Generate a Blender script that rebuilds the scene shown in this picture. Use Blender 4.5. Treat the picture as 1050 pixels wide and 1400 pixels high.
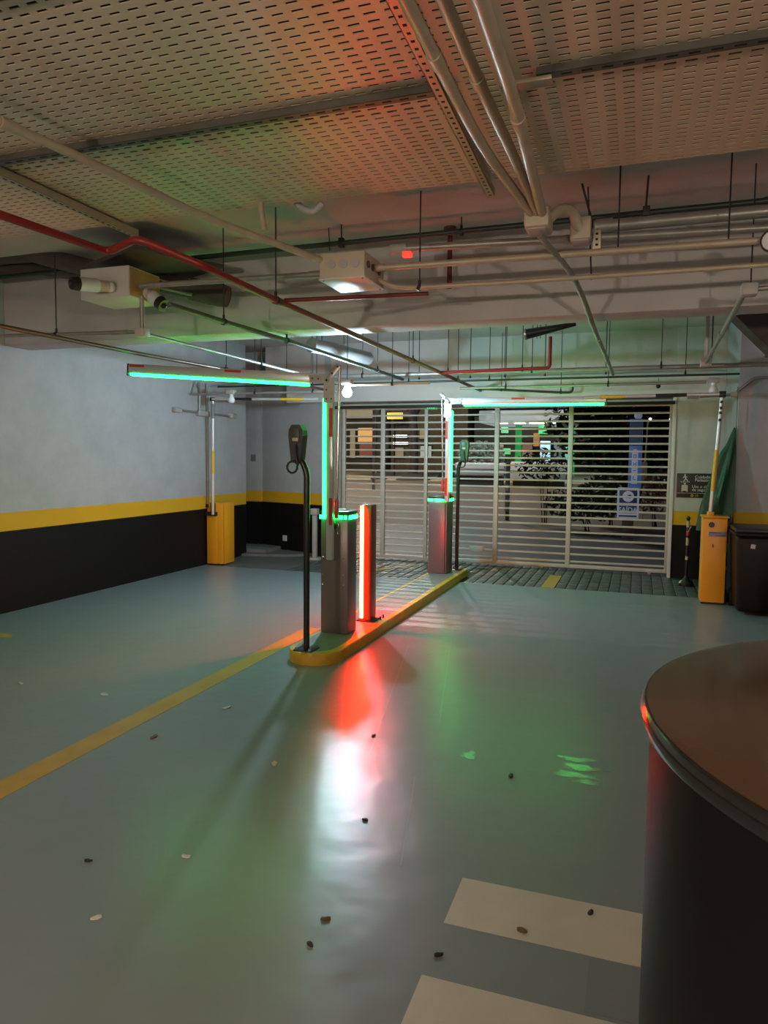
import bpy, bmesh, math, random
from mathutils import Vector, Matrix
random.seed(7)
for o in list(bpy.data.objects): bpy.data.objects.remove(o)
scene = bpy.context.scene
COL = scene.collection

# ------------------------------------------------------------------ camera
EYE = Vector((0, 0, 1.5)); FPX = 993.0
PITCH, YAW, ROLL = 0.0749898, -0.335582, -0.00919696
_cy, _sy, _cp, _sp = math.cos(YAW), math.sin(YAW), math.cos(PITCH), math.sin(PITCH)
_f = Vector((_sy*_cp, _cy*_cp, -_sp)); _r = Vector((_cy, -_sy, 0)); _d = _f.cross(_r)
_c, _s = math.cos(ROLL), math.sin(ROLL)
CR = _c*_r + _s*_d; CD = -_s*_r + _c*_d; CF = _f
cam_data = bpy.data.cameras.new('camera'); cam = bpy.data.objects.new('camera', cam_data); COL.objects.link(cam)
cam_data.sensor_fit = 'HORIZONTAL'; cam_data.sensor_width = 36; cam_data.lens = 36*FPX/1050
cam_data.clip_start = 0.02; cam_data.clip_end = 300
m = Matrix((CR, -CD, -CF)).transposed().to_4x4(); m.translation = EYE; cam.matrix_world = m
scene.camera = cam

# ------------------------------------------------------------------ world, exposure
world = bpy.data.worlds.new('night_sky'); scene.world = world; world.use_nodes = True
bg = world.node_tree.nodes['Background']; bg.inputs[0].default_value = (0.010, 0.011, 0.016, 1); bg.inputs[1].default_value = 1.0
vs = scene.view_settings
vs.view_transform = 'Standard'; vs.look = 'None'; vs.gamma = 1; vs.use_curve_mapping = False
vs.exposure = 0.0

# lamp strengths (each belongs to a lamp built further down)
BULB = 1550; WARM = 1650; GREEN = 1.5; RED = 5.2; STREET = 2800

# ------------------------------------------------------------------ point on a real plane seen at a photo point
def ray(px, py): return CF + CR*((px-525)/FPX) + CD*((py-700)/FPX)
def on_z(px, py, z=0.0): d = ray(px, py); return EYE + d*((z-EYE.z)/d.z)
def on_y(px, py, y): d = ray(px, py); return EYE + d*(y/d.y)
def on_x(px, py, x): d = ray(px, py); return EYE + d*(x/d.x)

# ------------------------------------------------------------------ materials
def lin(c):
    return tuple(((v/255)/12.92 if v/255 <= .04045 else ((v/255+.055)/1.055)**2.4) for v in c)
MATS = {}
def mat(name, col, rough=.5, metal=0.0, var=0.0, vscale=6.0, bump=0.0, bscale=40.0, emit=None, estr=0.0, spec=.5, alpha=None):
    if name in MATS: return MATS[name]
    M = bpy.data.materials.new(name); M.use_nodes = True; nt = M.node_tree; b = nt.nodes['Principled BSDF']
    b.inputs['Base Color'].default_value = (*col, 1); b.inputs['Roughness'].default_value = rough
    b.inputs['Metallic'].default_value = metal; b.inputs['Specular IOR Level'].default_value = spec
    tc = None
    if var or bump: tc = nt.nodes.new('ShaderNodeTexCoord')
    if var:
        n = nt.nodes.new('ShaderNodeTexNoise'); n.inputs['Scale'].default_value = vscale; n.inputs['Detail'].default_value = 6
        nt.links.new(tc.outputs['Object'], n.inputs['Vector'])
        r = nt.nodes.new('ShaderNodeValToRGB')
        r.color_ramp.elements[0].position = .3; r.color_ramp.elements[1].position = .7
        r.color_ramp.elements[0].color = (*[v*(1-var) for v in col], 1); r.color_ramp.elements[1].color = (*[min(1, v*(1+var)) for v in col], 1)
        nt.links.new(n.outputs['Fac'], r.inputs['Fac']); nt.links.new(r.outputs['Color'], b.inputs['Base Color'])
    if bump:
        n2 = nt.nodes.new('ShaderNodeTexNoise'); n2.inputs['Scale'].default_value = bscale; n2.inputs['Detail'].default_value = 4
        nt.links.new(tc.outputs['Object'], n2.inputs['Vector'])
        bp = nt.nodes.new('ShaderNodeBump'); bp.inputs['Strength'].default_value = bump; bp.inputs['Distance'].default_value = .01
        nt.links.new(n2.outputs['Fac'], bp.inputs['Height']); nt.links.new(bp.outputs['Normal'], b.inputs['Normal'])
    if emit:
        b.inputs['Emission Color'].default_value = (*emit, 1); b.inputs['Emission Strength'].default_value = estr
    if alpha is not None:
        b.inputs['Transmission Weight'].default_value = alpha
    MATS[name] = M; return M

def band_mat(name, z0, z1, top=(.405, .43, .44), dark=(.007, .0065, .0065), axis_noise=3.0):
    """painted wall: dark dado up to z0, yellow band to z1, off-white above"""
    M = bpy.data.materials.new(name); M.use_nodes = True; nt = M.node_tree; b = nt.nodes['Principled BSDF']
    g = nt.nodes.new('ShaderNodeNewGeometry'); s = nt.nodes.new('ShaderNodeSeparateXYZ'); nt.links.new(g.outputs['Position'], s.inputs[0])
    def gt(v):
        q = nt.nodes.new('ShaderNodeMath'); q.operation = 'GREATER_THAN'; q.inputs[1].default_value = v
        nt.links.new(s.outputs['Z'], q.inputs[0]); return q
    n = nt.nodes.new('ShaderNodeTexNoise'); n.inputs['Scale'].default_value = axis_noise; n.inputs['Detail'].default_value = 8; n.inputs['Roughness'].default_value = .65
    nt.links.new(g.outputs['Position'], n.inputs['Vector'])
    rt = nt.nodes.new('ShaderNodeValToRGB'); rt.color_ramp.elements[0].position = .28; rt.color_ramp.elements[1].position = .6
    rt.color_ramp.elements[0].color = (*[v*.84 for v in top], 1); rt.color_ramp.elements[1].color = (*top, 1)
    nt.links.new(n.outputs['Fac'], rt.inputs['Fac'])
    m1 = nt.nodes.new('ShaderNodeMix'); m1.data_type = 'RGBA'; m1.inputs[6].default_value = (*dark, 1); m1.inputs[7].default_value = (.62, .36, .018, 1)
    m2 = nt.nodes.new('ShaderNodeMix'); m2.data_type = 'RGBA'
    nt.links.new(gt(z0).outputs[0], m1.inputs[0]); nt.links.new(gt(z1).outputs[0], m2.inputs[0])
    nt.links.new(m1.outputs[2], m2.inputs[6]); nt.links.new(rt.outputs[0], m2.inputs[7]); nt.links.new(m2.outputs[2], b.inputs['Base Color'])
    b.inputs['Roughness'].default_value = .55; b.inputs['Specular IOR Level'].default_value = .2
    n2 = nt.nodes.new('ShaderNodeTexNoise'); n2.inputs['Scale'].default_value = 45; nt.links.new(g.outputs['Position'], n2.inputs['Vector'])
    bp = nt.nodes.new('ShaderNodeBump'); bp.inputs['Strength'].default_value = .12; bp.inputs['Distance'].default_value = .01
    nt.links.new(n2.outputs['Fac'], bp.inputs['Height']); nt.links.new(bp.outputs['Normal'], b.inputs['Normal'])
    return M

def floor_mat():
    M = bpy.data.materials.new('epoxy_floor'); M.use_nodes = True; nt = M.node_tree; b = nt.nodes['Principled BSDF']
    g = nt.nodes.new('ShaderNodeNewGeometry')
    n = nt.nodes.new('ShaderNodeTexNoise'); n.inputs['Scale'].default_value = .9; n.inputs['Detail'].default_value = 7; n.inputs['Roughness'].default_value = .6
    nt.links.new(g.outputs['Position'], n.inputs['Vector'])
    r = nt.nodes.new('ShaderNodeValToRGB'); r.color_ramp.elements[0].position = .1; r.color_ramp.elements[1].position = .9
    r.color_ramp.elements[0].color = (.195, .232, .252, 1); r.color_ramp.elements[1].color = (.23, .272, .292, 1)
    nt.links.new(n.outputs['Fac'], r.inputs['Fac']); nt.links.new(r.outputs[0], b.inputs['Base Color'])
    n3 = nt.nodes.new('ShaderNodeTexNoise'); n3.inputs['Scale'].default_value = 2.2; n3.inputs['Detail'].default_value = 5
    nt.links.new(g.outputs['Position'], n3.inputs['Vector'])
    rr = nt.nodes.new('ShaderNodeMapRange'); rr.inputs[1].default_value = .1; rr.inputs[2].default_value = .9; rr.inputs[3].default_value = .25; rr.inputs[4].default_value = .31
    nt.links.new(n3.outputs['Fac'], rr.inputs[0]); b.inputs['Roughness'].default_value = .31
    n2 = nt.nodes.new('ShaderNodeTexNoise'); n2.inputs['Scale'].default_value = 5; n2.inputs['Detail'].default_value = 2
    nt.links.new(g.outputs['Position'], n2.inputs['Vector'])
    bp = nt.nodes.new('ShaderNodeBump'); bp.inputs['Strength'].default_value = .16; bp.inputs['Distance'].default_value = .03
    nt.links.new(n2.outputs['Fac'], bp.inputs['Height']); nt.links.new(bp.outputs['Normal'], b.inputs['Normal'])
    return M

WHITE = mat('white_paint', (.62, .61, .60), .55, var=.06, vscale=3, bump=.1, bscale=30)
CONC = mat('painted_concrete', (.48, .455, .445), .6, var=.10, vscale=2.2, bump=.12, bscale=25)
YEL = mat('yellow_paint', (.66, .38, .02), .45, var=.08, vscale=9)
YCAB = mat('yellow_powder_coat', (.74, .33, .012), .38, var=.05, vscale=4)
KERB = mat('yellow_kerb_paint', (.62, .36, .025), .5, var=.16, vscale=9, bump=.2)
GALV = mat('galvanised_steel', (.42, .40, .37), .36, .75, var=.12, vscale=14)
CONDUIT = mat('conduit_grey', (.30, .285, .26), .38, .45, var=.12, vscale=10)
CONDUITW = mat('conduit_zinc', (.44, .37, .26), .42, .2, var=.10, vscale=10)
GREENP = mat('dark_green_pipe_paint', (.014, .030, .022), .42)
REDP = mat('red_pipe_paint', (.22, .014, .012), .38, var=.15)
REDB = mat('oxide_red_pipe_paint', (.13, .022, .016), .4, var=.15)
BLACK = mat('black_plastic', (.012, .012, .012), .35)
BLACKM = mat('black_metal', (.014, .014, .014), .30)
DARK = mat('dark_rod', (.03, .028, .026), .5, .4)
CABG = mat('cabinet_taupe', (.165, .128, .125), .32, .25, var=.05)
CABL = mat('cabinet_lid_dark', (.03, .035, .035), .3)
ALU = mat('aluminium_profile', (.56, .58, .58), .32, .5)
CHROME = mat('polished_rod', (.62, .58, .52), .18, .95)
REFL = mat('red_reflector', (.48, .045, .02), .3)
BEIGE = mat('beige_plastic', (.50, .43, .31), .45)
BOXG = mat('box_grey', (.40, .385, .36), .45, var=.08)
PANEL = mat('ceiling_panel_enamel', (.58, .46, .33), .42, .1, var=.05, vscale=2)
STRUT = mat('strut_zinc', (.12, .11, .095), .5, .4, var=.1)
STRUTL = mat('strut_light_zinc', (.42, .36, .27), .42, .5, var=.1)
HOLE = mat('punched_hole', (.006, .006, .006), .8)
GATE = mat('gate_enamel', (.50, .47, .43), .42, .1, var=.06)
PIPEBR = mat('brown_insulation', (.060, .045, .038), .6, var=.2)
PIPEGR = mat('grey_insulation', (.20, .185, .185), .5, var=.12)
LEDG = mat('green_led', (.05, .3, .15), .4, emit=(.006, 1.0, .075), estr=15*GREEN)
LEDR = mat('red_led', (.3, .1, .05), .4, emit=(1.0, .014, .004), estr=55*RED)
LAMP = mat('lit_bulb', (.9, .9, .9), .4, emit=(.55, .84, 1.0), estr=BULB)
LAMPW = mat('lit_warm_bulb', (.9, .9, .9), .4, emit=(1.0, .82, .66), estr=WARM)
MILK = mat('milk_glass_bulb', (.75, .76, .74), .25)
GRN = mat('green_tarpaulin', (.007, .058, .022), .5, var=.25, vscale=12, bump=.3, bscale=18)

# ------------------------------------------------------------------ mesh helpers
class MB:
    def __init__(s): s.bm = bmesh.new()
    def box(s, a, b, bev=0.0, rot=None, at=None):
        a, b = Vector(a), Vector(b)
        r = bmesh.ops.create_cube(s.bm, size=1); vs_ = r['verts']
        c = (a+b)/2; d = b-a
        for v in vs_: v.co = Vector((v.co.x*d.x, v.co.y*d.y, v.co.z*d.z))
        if bev:
            es = {e for v in vs_ for e in v.link_edges}
            rb = bmesh.ops.bevel(s.bm, geom=list(es), offset=min(bev, min(abs(d.x), abs(d.y), abs(d.z))*.45), segments=2, affect='EDGES', profile=.5)
            vs_ = list({v for f in rb['faces'] for v in f.verts} | {v for v in vs_ if v.is_valid})
        for v in vs_:
            if rot is not None: v.co = rot @ v.co
            v.co += c
        return s
    def rod(s, p, q, r, n=12, r2=None, cap=True):
        p, q = Vector(p), Vector(q); d = q-p; L = d.length
        if L < 1e-6: return s
        R = d.to_track_quat('Z', 'Y').to_matrix().to_4x4(); R.translation = (p+q)/2
        bmesh.ops.create_cone(s.bm, cap_ends=cap, segments=n, radius1=r, radius2=r if r2 is None else r2, depth=L, matrix=R)
        return s
    def tube(s, pts, r, n=12, fil=0.0, closed=False):
        pts = [Vector(p) for p in pts]
        if fil and len(pts) > 2:
            out = [pts[0]]
            for i in range(1, len(pts)-1):
                a, b, c = pts[i-1], pts[i], pts[i+1]
                u = (a-b); w = (c-b); k = min(fil, u.length*.45, w.length*.45); u.normalize(); w.normalize()
                A, Cc = b+u*k, b+w*k
                for j in range(7):
                    t = j/6; out.append(A*(1-t)**2 + b*2*t*(1-t) + Cc*t*t)
            out.append(pts[-1]); pts = out
        rings = []; up = None
        N = len(pts)
        for i, p in enumerate(pts):
            t = (pts[min(i+1, N-1)] - pts[max(i-1, 0)]).normalized() if not closed else (pts[(i+1) % N]-pts[i-1]).normalized()
            if up is None:
                up = Vector((0, 0, 1)) if abs(t.z) < .9 else Vector((1, 0, 0))
            x = t.cross(up).normalized(); up = x.cross(t).normalized()
            rr = r[i] if isinstance(r, (list, tuple)) else r
            rings.append([s.bm.verts.new(p + x*rr*math.cos(2*math.pi*k/n) + up*rr*math.sin(2*math.pi*k/n)) for k in range(n)])
        M_ = N if closed else N-1
        for i in range(M_):
            A, B = rings[i], rings[(i+1) % N]
            for k in range(n): s.bm.faces.new((A[k], A[(k+1) % n], B[(k+1) % n], B[k]))
        if not closed:
            s.bm.faces.new(rings[0][::-1]); s.bm.faces.new(rings[-1])
        return s
    def lathe(s, prof, c=(0, 0, 0), n=24, rot=None):
        c = Vector(c); rings = []
        for (r, z) in prof:
            ring = []
            for k in range(n):
                v = Vector((r*math.cos(2*math.pi*k/n), r*math.sin(2*math.pi*k/n), z))
                if rot is not None: v = rot @ v
                ring.append(s.bm.verts.new(v+c))
            rings.append(ring)
        for A, B in zip(rings, rings[1:]):
            for k in range(n): s.bm.faces.new((A[k], A[(k+1) % n], B[(k+1) % n], B[k]))
        s.bm.faces.new(rings[0][::-1]); s.bm.faces.new(rings[-1]); return s
    def sphere(s, c, r, sc=(1, 1, 1), u=16, v=10):
        m_ = Matrix.Translation(Vector(c)) @ Matrix.Diagonal((*[r*k for k in sc], 1))
        bmesh.ops.create_uvsphere(s.bm, u_segments=u, v_segments=v, radius=1, matrix=m_); return s
    def prism(s, poly, lo, hi, axis='z'):
        """poly: 2D points; extruded along axis from lo to hi"""
        def P(a, b, k): return {'z': (a, b, k), 'y': (a, k, b), 'x': (k, a, b)}[axis]
        A = [s.bm.verts.new(P(a, b, lo)) for a, b in poly]; B = [s.bm.verts.new(P(a, b, hi)) for a, b in poly]
        n = len(poly)
        s.bm.faces.new(A); s.bm.faces.new(B[::-1])
        for i in range(n): s.bm.faces.new((A[i], B[i], B[(i+1) % n], A[(i+1) % n]))
        return s
    def quad(s, pts): s.bm.faces.new([s.bm.verts.new(Vector(p)) for p in pts]); return s
    def build(s, name, material, parent=None, smooth=True, keep=False):
        bmesh.ops.recalc_face_normals(s.bm, faces=s.bm.faces[:])
        me = bpy.data.meshes.new(name); s.bm.to_mesh(me); s.bm.free()
        me.materials.append(material)
        if smooth and len(me.polygons):
            me.polygons.foreach_set('use_smooth', [True]*len(me.polygons)); me.set_sharp_from_angle(angle=math.radians(38))
        return link(name, me, parent)
def world_loc(o):
    p = Vector((0, 0, 0))
    while o: p += o.location; o = o.parent
    return p
def link(name, me, parent=None):
    o = bpy.data.objects.new(name, me); COL.objects.link(o)
    if parent is not None:
        o.parent = parent; off = world_loc(parent)
        me.transform(Matrix.Translation(-off))
    else:
        co = [v.co for v in me.vertices]
        c = Vector(((min(v.x for v in co)+max(v.x for v in co))/2, (min(v.y for v in co)+max(v.y for v in co))/2, min(v.z for v in co)))
        me.transform(Matrix.Translation(-c)); o.location = c
    return o
def tag(o, label=None, cat=None, group=None, kind=None):
    if label: o['label'] = label
    if cat: o['category'] = cat
    if group: o['group'] = group
    if kind: o['kind'] = kind
    return o
def thing(name, loc, label, cat, group=None):
    o = bpy.data.objects.new(name, None); COL.objects.link(o); o.location = loc; o.empty_display_size = .1
    return tag(o, label, cat, group)
def struct(o): o['kind'] = 'structure'; return o
def text(name, s, size, material, parent, org, ux=(1, 0, 0), uy=(0, 0, 1), align='LEFT', depth=.001, bold=0.0):
    cu = bpy.data.curves.new('t', 'FONT'); cu.body = s; cu.size = size; cu.extrude = depth; cu.align_x = align; cu.offset = bold; cu.resolution_u = 3
    ob = bpy.data.objects.new('t', cu); COL.objects.link(ob)
    dg = bpy.context.evaluated_depsgraph_get(); me = bpy.data.meshes.new_from_object(ob.evaluated_get(dg)); bpy.data.objects.remove(ob)
    ux, uy = Vector(ux).normalized(), Vector(uy).normalized(); uz = ux.cross(uy)
    R = Matrix((ux, uy, uz)).transposed().to_4x4(); R.translation = Vector(org); me.transform(R)
    me.name = name; me.materials.clear(); me.materials.append(material); return link(name, me, parent)

# ------------------------------------------------------------------ structure
WL = band_mat('wall_paint_hall', .775, .949)
WR = band_mat('wall_paint_gate_side', .680, .856, top=(.48, .50, .46))
fl = struct(MB().box((-9, -4.5, -.2), (3.6, 8.55, 0)).build('floor', floor_mat(), smooth=False))
PAVE = mat('paving_bed', (.035, .05, .045), .7)
STONE = mat('paving_tile_stone', (.075, .095, .088), .36, var=.25, vscale=5, bump=.5, bscale=60)
MB().box((-9, 8.55, -.2), (3.6, 10.25, -.012)).build('paving_bed', PAVE, fl, smooth=False)
tile_me = None
for i in range(45):
    for j in range(6):
        x0 = -4.35+i*.12; y0 = 8.56+j*.272
        if x0 > 1.0 or (x0+.12 > -2.44 and x0 < -2.0 and y0 < 9.16): continue
        if tile_me is None:
            t0 = MB().box((x0, y0, -.03), (x0+.108, y0+.258, 0), bev=.006).build('paving_tile', STONE, fl); tile_me = t0.data; tile_org = Vector((x0, y0, 0))
        else:
            o = bpy.data.objects.new('paving_tile', tile_me); COL.objects.link(o); o.parent = fl; o.location = Vector((x0, y0, random.uniform(-.002, .001)))-tile_org
MB().box((-9, 8.55, -.2), (-4.36, 10.25, 0)).build('concrete_apron', mat('corner_concrete', (.12, .12, .12), .5, var=.15), fl, smooth=False)
MB().box((1.05, 8.55, -.2), (3.6, 10.25, 0)).build('concrete_apron', MATS['corner_concrete'], fl, smooth=False)
FY = mat('floor_yellow_paint', (.52, .30, .035), .34, var=.12, vscale=5)
FW = mat('floor_white_paint', (.56, .52, .44), .42, var=.06, vscale=5)
MB().box((-2.72, -1, .0), (-2.575, 5.75, .0015)).build('lane_line', FY, fl, smooth=False)
MB().prism([(-5.6, 4.62), (-4.86, 4.60), (-4.80, 4.52), (-5.6, 4.40)], 0, .0015).build('lane_line', FY, fl, smooth=False)
MB().box((-1.03, 8.56, .0005), (-.88, 9.5, .003)).build('lane_line', FY, fl, smooth=False)
MB().prism([(-3.4, 8.9), (-3.3, 8.9), (-2.85, 9.7), (-2.95, 9.7)], .0005, .003).build('lane_line', FY, fl, smooth=False)
for y0, y1 in ((2.186, 2.455), (1.665, 1.934), (1.145, 1.414)):
    MB().box((-.545, y0, 0), (.30, y1, .0015)).build('zebra_stripe', FW, fl, smooth=False)
MB().box((-.09, 1.95, 0), (.25, 2.18, .0012)).build('patch_repair', mat('floor_patch', (.19, .22, .24), .4), fl, smooth=False)
LINE = mat('floor_scratch', (.275, .305, .31), .3)
for a, b in (((-1.55, 6.4), (-1.02, 3.9)), ((-.95, 3.2), (-.78, 2.45)), ((-1.7, 5.5), (-1.25, 3.4))):
    MB().prism([(a[0], a[1]), (a[0]+.006, a[1]), (b[0]+.006, b[1]), (b[0], b[1])], 0, .0008).build('floor_joint', LINE, fl, smooth=False)

def gloss_mat():
    M = mat('glint_gloss_coat', (.235, .27, .28), .06, bump=.10, bscale=40); return M
for k, (cx, cy, rx, ry) in enumerate(((-.25, 3.66, .085, .03), (-.20, 3.57, .10, .035), (-.24, 3.47, .10, .03), (-.17, 3.41, .06, .022), (-.76, 3.52, .035, .05))):
    pts = []
    for q in range(18):
        a_ = 2*math.pi*q/18; f_ = 1+.25*math.sin(3*a_+k)+.22*math.sin(8*a_+2*k); pts.append((cx+rx*f_*math.cos(a_), cy+ry*f_*math.sin(a_)))
    MB().prism(pts, -.001, .0009).build('glint_patch', gloss_mat(), fl, smooth=False)  # smoother patches added and shaped as the glints of the green arm
struct(MB().box((-9, -4.5, 3.15), (3.6, 10.3, 3.4)).build('ceiling', CONC, smooth=False))
struct(MB().box((-5.8, -4.5, 0), (-5.6, 9.7, 3.15)).build('wall_left', WL, smooth=False))
struct(MB().box((-9, -4.7, 0), (3.6, -4.5, 3.15)).build('wall_rear', WL, smooth=False))
struct(MB().box((3.4, -4.5, 0), (3.6, 8.6, 3.15)).build('wall_right', WL, smooth=False))
struct(MB().box((.985, 8.6, 0), (3.6, 10.25, 3.15)).build('wall_column', WL, smooth=False))
struct(MB().box((.415, 9.9, 0), (.985, 10.2, 3.15)).build('wall_gate_side', WR, smooth=False))
struct(MB().box((-6.6, 10.36, 0), (-5.70, 10.6, 3.15)).build('wall_pier', WL, smooth=False))
struct(MB().prism([(-5.74, 10.40), (-4.33, 9.92), (-4.25, 10.15), (-5.66, 10.62)], 0, 3.15).build('wall_back', WL, smooth=False))
struct(MB().box((-9, 9.7, 0), (-6.55, 10.6, 3.15)).build('wall_recess', WL, smooth=False))
struct(MB().box((-5.6, 5.30, 2.50), (3.4, 5.60, 3.15), bev=.012).build('trim_beam', CONC))
struct(MB().box((-5.0, 9.86, 2.30), (.985, 10.3, 2.60), bev=.008).build('trim_lintel', WHITE))
struct(MB().box((-5.4, 9.95, 2.60), (.985, 10.3, 3.15)).build('wall_above_gate', CONC, smooth=False))
struct(MB().box((-4.33, 9.98, 0), (-4.17, 10.16, 2.30), bev=.006).build('trim_gate_post', mat('gate_post_grey', (.30, .28, .265), .5)))
struct(MB().box((.39, 9.88, 0), (.43, 10.0, 2.30), bev=.004).build('trim_gate_jamb', WHITE))
STEP = mat('step_concrete', (.16, .155, .155), .55, var=.15)
st = struct(MB().box((-6.55, 9.75, 0), (-5.30, 10.50, .085), bev=.01).build('trim_step', STEP))
MB().prism([(-5.62, 9.55), (-4.9, 9.75), (-4.6, 10.02), (-5.7, 10.4)], 0, .035).build('ramp_slab', STEP, st, smooth=False)

# ------------------------------------------------------------------ perforated suspended ceiling
pc = thing('perforated_ceiling', (-1.5, 2.0, 3.0), 'tan slotted metal ceiling panels hung above the foreground', 'ceiling panel')
PX, PY, SL, SW = .0755, .0455, .044, .0138
def perforated(x0, x1, y0, y1, z=3.0, slots=True):
    bm = bmesh.new(); V = bm.verts.new; F = bm.faces.new
    nx = max(1, round((x1-x0)/PX)); ny = max(1, round((y1-y0)/PY)); dx = (x1-x0)/nx; dy = (y1-y0)/ny
    for i in range(nx):
        for j in range(ny):
            a, b = x0+i*dx, y0+j*dy; c, d = a+dx, b+dy
            hx, hy = (dx-SL)/2, (dy-SW)/2
            o = [V((a, b, z)), V((c, b, z)), V((c, d, z)), V((a, d, z))]
            if slots:
                k = [V((a+hx, b+hy, z)), V((c-hx, b+hy, z)), V((c-hx, d-hy, z)), V((a+hx, d-hy, z))]
                u = [V((v.co.x, v.co.y, z+.0035)) for v in k]
                for q in range(4):
                    F((o[q], o[(q+1) % 4], k[(q+1) % 4], k[q])); F((k[q], k[(q+1) % 4], u[(q+1) % 4], u[q]))
            else: F(o)
    for (p, q) in (((x0, y0), (x1, y0)), ((x1, y0), (x1, y1)), ((x1, y1), (x0, y1)), ((x0, y1), (x0, y0))):
        F([V((*p, z)), V((*q, z)), V((*q, z+.03)), V((*p, z+.03))])
    bmesh.ops.remove_doubles(bm, verts=bm.verts[:], dist=1e-5)
    me = bpy.data.meshes.new('panel'); bm.to_mesh(me); bm.free(); me.materials.append(PANEL); return me
xs = [-5.57, -3.215, -.80, 1.6]
for k in range(len(xs)-1):
    for y0, y1 in ((2.95, 4.02), (1.90, 2.95), (.85, 1.90)):
        zz = 3.0 + (.006 if k % 2 else 0)
        if y0 < 1: 
            if xs[k] < -3.3 or xs[k] > -1: continue
        link('panel', perforated(xs[k]+.002, xs[k+1]-.002, y0+.002, y1-.002, zz), pc)
link('panel', perforated(-5.57, 1.6, -4.3, .848, 3.0, slots=False), pc)
for (a, b) in ((-5.57, -3.217), (-.798, 1.6)): link('panel', perforated(a, b, .852, 1.898, 3.0, slots=False), pc)
link('panel', perforated(1.602, 2.8, -4.3, 4.02, 3.0, slots=False), pc)
MB().box((-5.57, .7, 3.045), (1.6, 4.0, 3.055)).build('slot_shade_sheet', mat('slot_shade_sheet', (.030, .022, .016), .9, var=.75, vscale=22), pc, smooth=False)  # dark sheet added above the panels so the slots read as shaded
def strut(p, q, w, h, m, par, name='strut', pitch=.05, hole=(.026, .011), yaxis=False):
    """slotted channel; p,q centre line of its lower face"""
    p, q = Vector(p), Vector(q); d = (q-p).normalized(); n = Vector((-d.y, d.x, 0)); up = Vector((0, 0, 1))
    mb = MB()
    def bx(c, L, W, H):
        R = Matrix((d, n, up)).transposed()
        mb.box((c.x-L/2, c.y-W/2, c.z-H/2), (c.x+L/2, c.y+W/2, c.z+H/2), rot=R)
    c = (p+q)/2; L = (q-p).length
    bx(c+up*.0015, L, w, .003); bx(c+n*(w/2-.0015)+up*h/2, L, .003, h); bx(c-n*(w/2-.0015)+up*h/2, L, .003, h)
    o = mb.build(name, m, par, smooth=False)
    hb = MB(); k = int(L/pitch); R = Matrix((d, n, up)).transposed()
    for i in range(k):
        cc = p+d*(pitch*(i+.5)) - up*.0002
        hb.box((cc.x-hole[0]/2, cc.y-hole[1]/2, cc.z-.0006), (cc.x+hole[0]/2, cc.y+hole[1]/2, cc.z+.0006), rot=R)
    hb.build('slot_row', HOLE, o, smooth=False)['kind'] = 'stuff'
    return o
strut((-5.57, 2.95, 2.968), (-.74, 2.95, 2.968), .045, .03, STRUT, pc, pitch=.075, hole=(.04, .012))
strut((-.42, 2.95, 2.968), (1.6, 2.95, 2.968), .045, .03, STRUT, pc, pitch=.075, hole=(.04, .012))
strut((-3.21, 1.2, 2.95), (-3.215, 4.14, 2.95), .045, .045, STRUTL, pc, pitch=.05)
strut((-.765, 1.2, 2.945), (-.82, 4.10, 2.945), .042, .042, STRUTL, pc, pitch=.05, hole=(.014, .014))
MB().box((-.56, 2.915, 2.94), (-.36, 2.975, 2.957), bev=.003).build('strut_splice', STRUTL, pc)
strut((-5.57, 1.90, 2.968), (1.6, 1.90, 2.968), .045, .03, STRUT, pc, pitch=.075, hole=(.04, .012))

# ------------------------------------------------------------------ pipes, conduits and their hangers
ROD = .0045
def pipe(name, label, pts, r, m, cat='pipe', hang=(), fil=.06, top=3.15, couplings=(), cm=None, hm=DARK, hr=ROD, clamp=True, group=None):
    root = thing(name, Vector(pts[0]), label, cat, group)
    MB().tube(pts, r, 14, fil).build('tube', m, root)
    for (p, tz) in [(Vector(h[:3]), (h[3] if len(h) > 3 else top)) for h in hang]:
        MB().rod(p+Vector((0, 0, r)), (p.x, p.y, tz), hr, 8).build('hanger_rod', hm, root)
        if clamp:
            ds = [(Vector(b)-Vector(a)) for a, b in zip(pts, pts[1:])]; d = ds[0].normalized()
            q = MB().rod(p-d*.011, p+d*.011, r+.006, 14); q.rod(p+Vector((0, 0, r+.002)), p+Vector((0, 0, r+.03)), .009, 8)
            q.build('clamp', hm, root)
    for c in couplings:
        p, d = Vector(c[0]), Vector(c[1]).normalized(); L = c[2] if len(c) > 2 else .035
        MB().rod(p-d*L, p+d*L, r*1.22, 14).build('coupling', cm or m, root)
    return root
X = Vector((1, 0, 0)); Yv = Vector((0, 1, 0))
# dark green pipe right across
pipe('dark_green_pipe', 'dark green pipe running across the full width below the slab', [(-5.58, 5.0, 3.035), (.6, 5.0, 3.06), (3.38, 5.0, 3.06)], .019, GREENP,
     hang=[(-4.0, 5.0, 3.045), (-1.2, 5.0, 3.045)], fil=0, couplings=[((.75, 5, 3.06), X, .09)])
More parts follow.
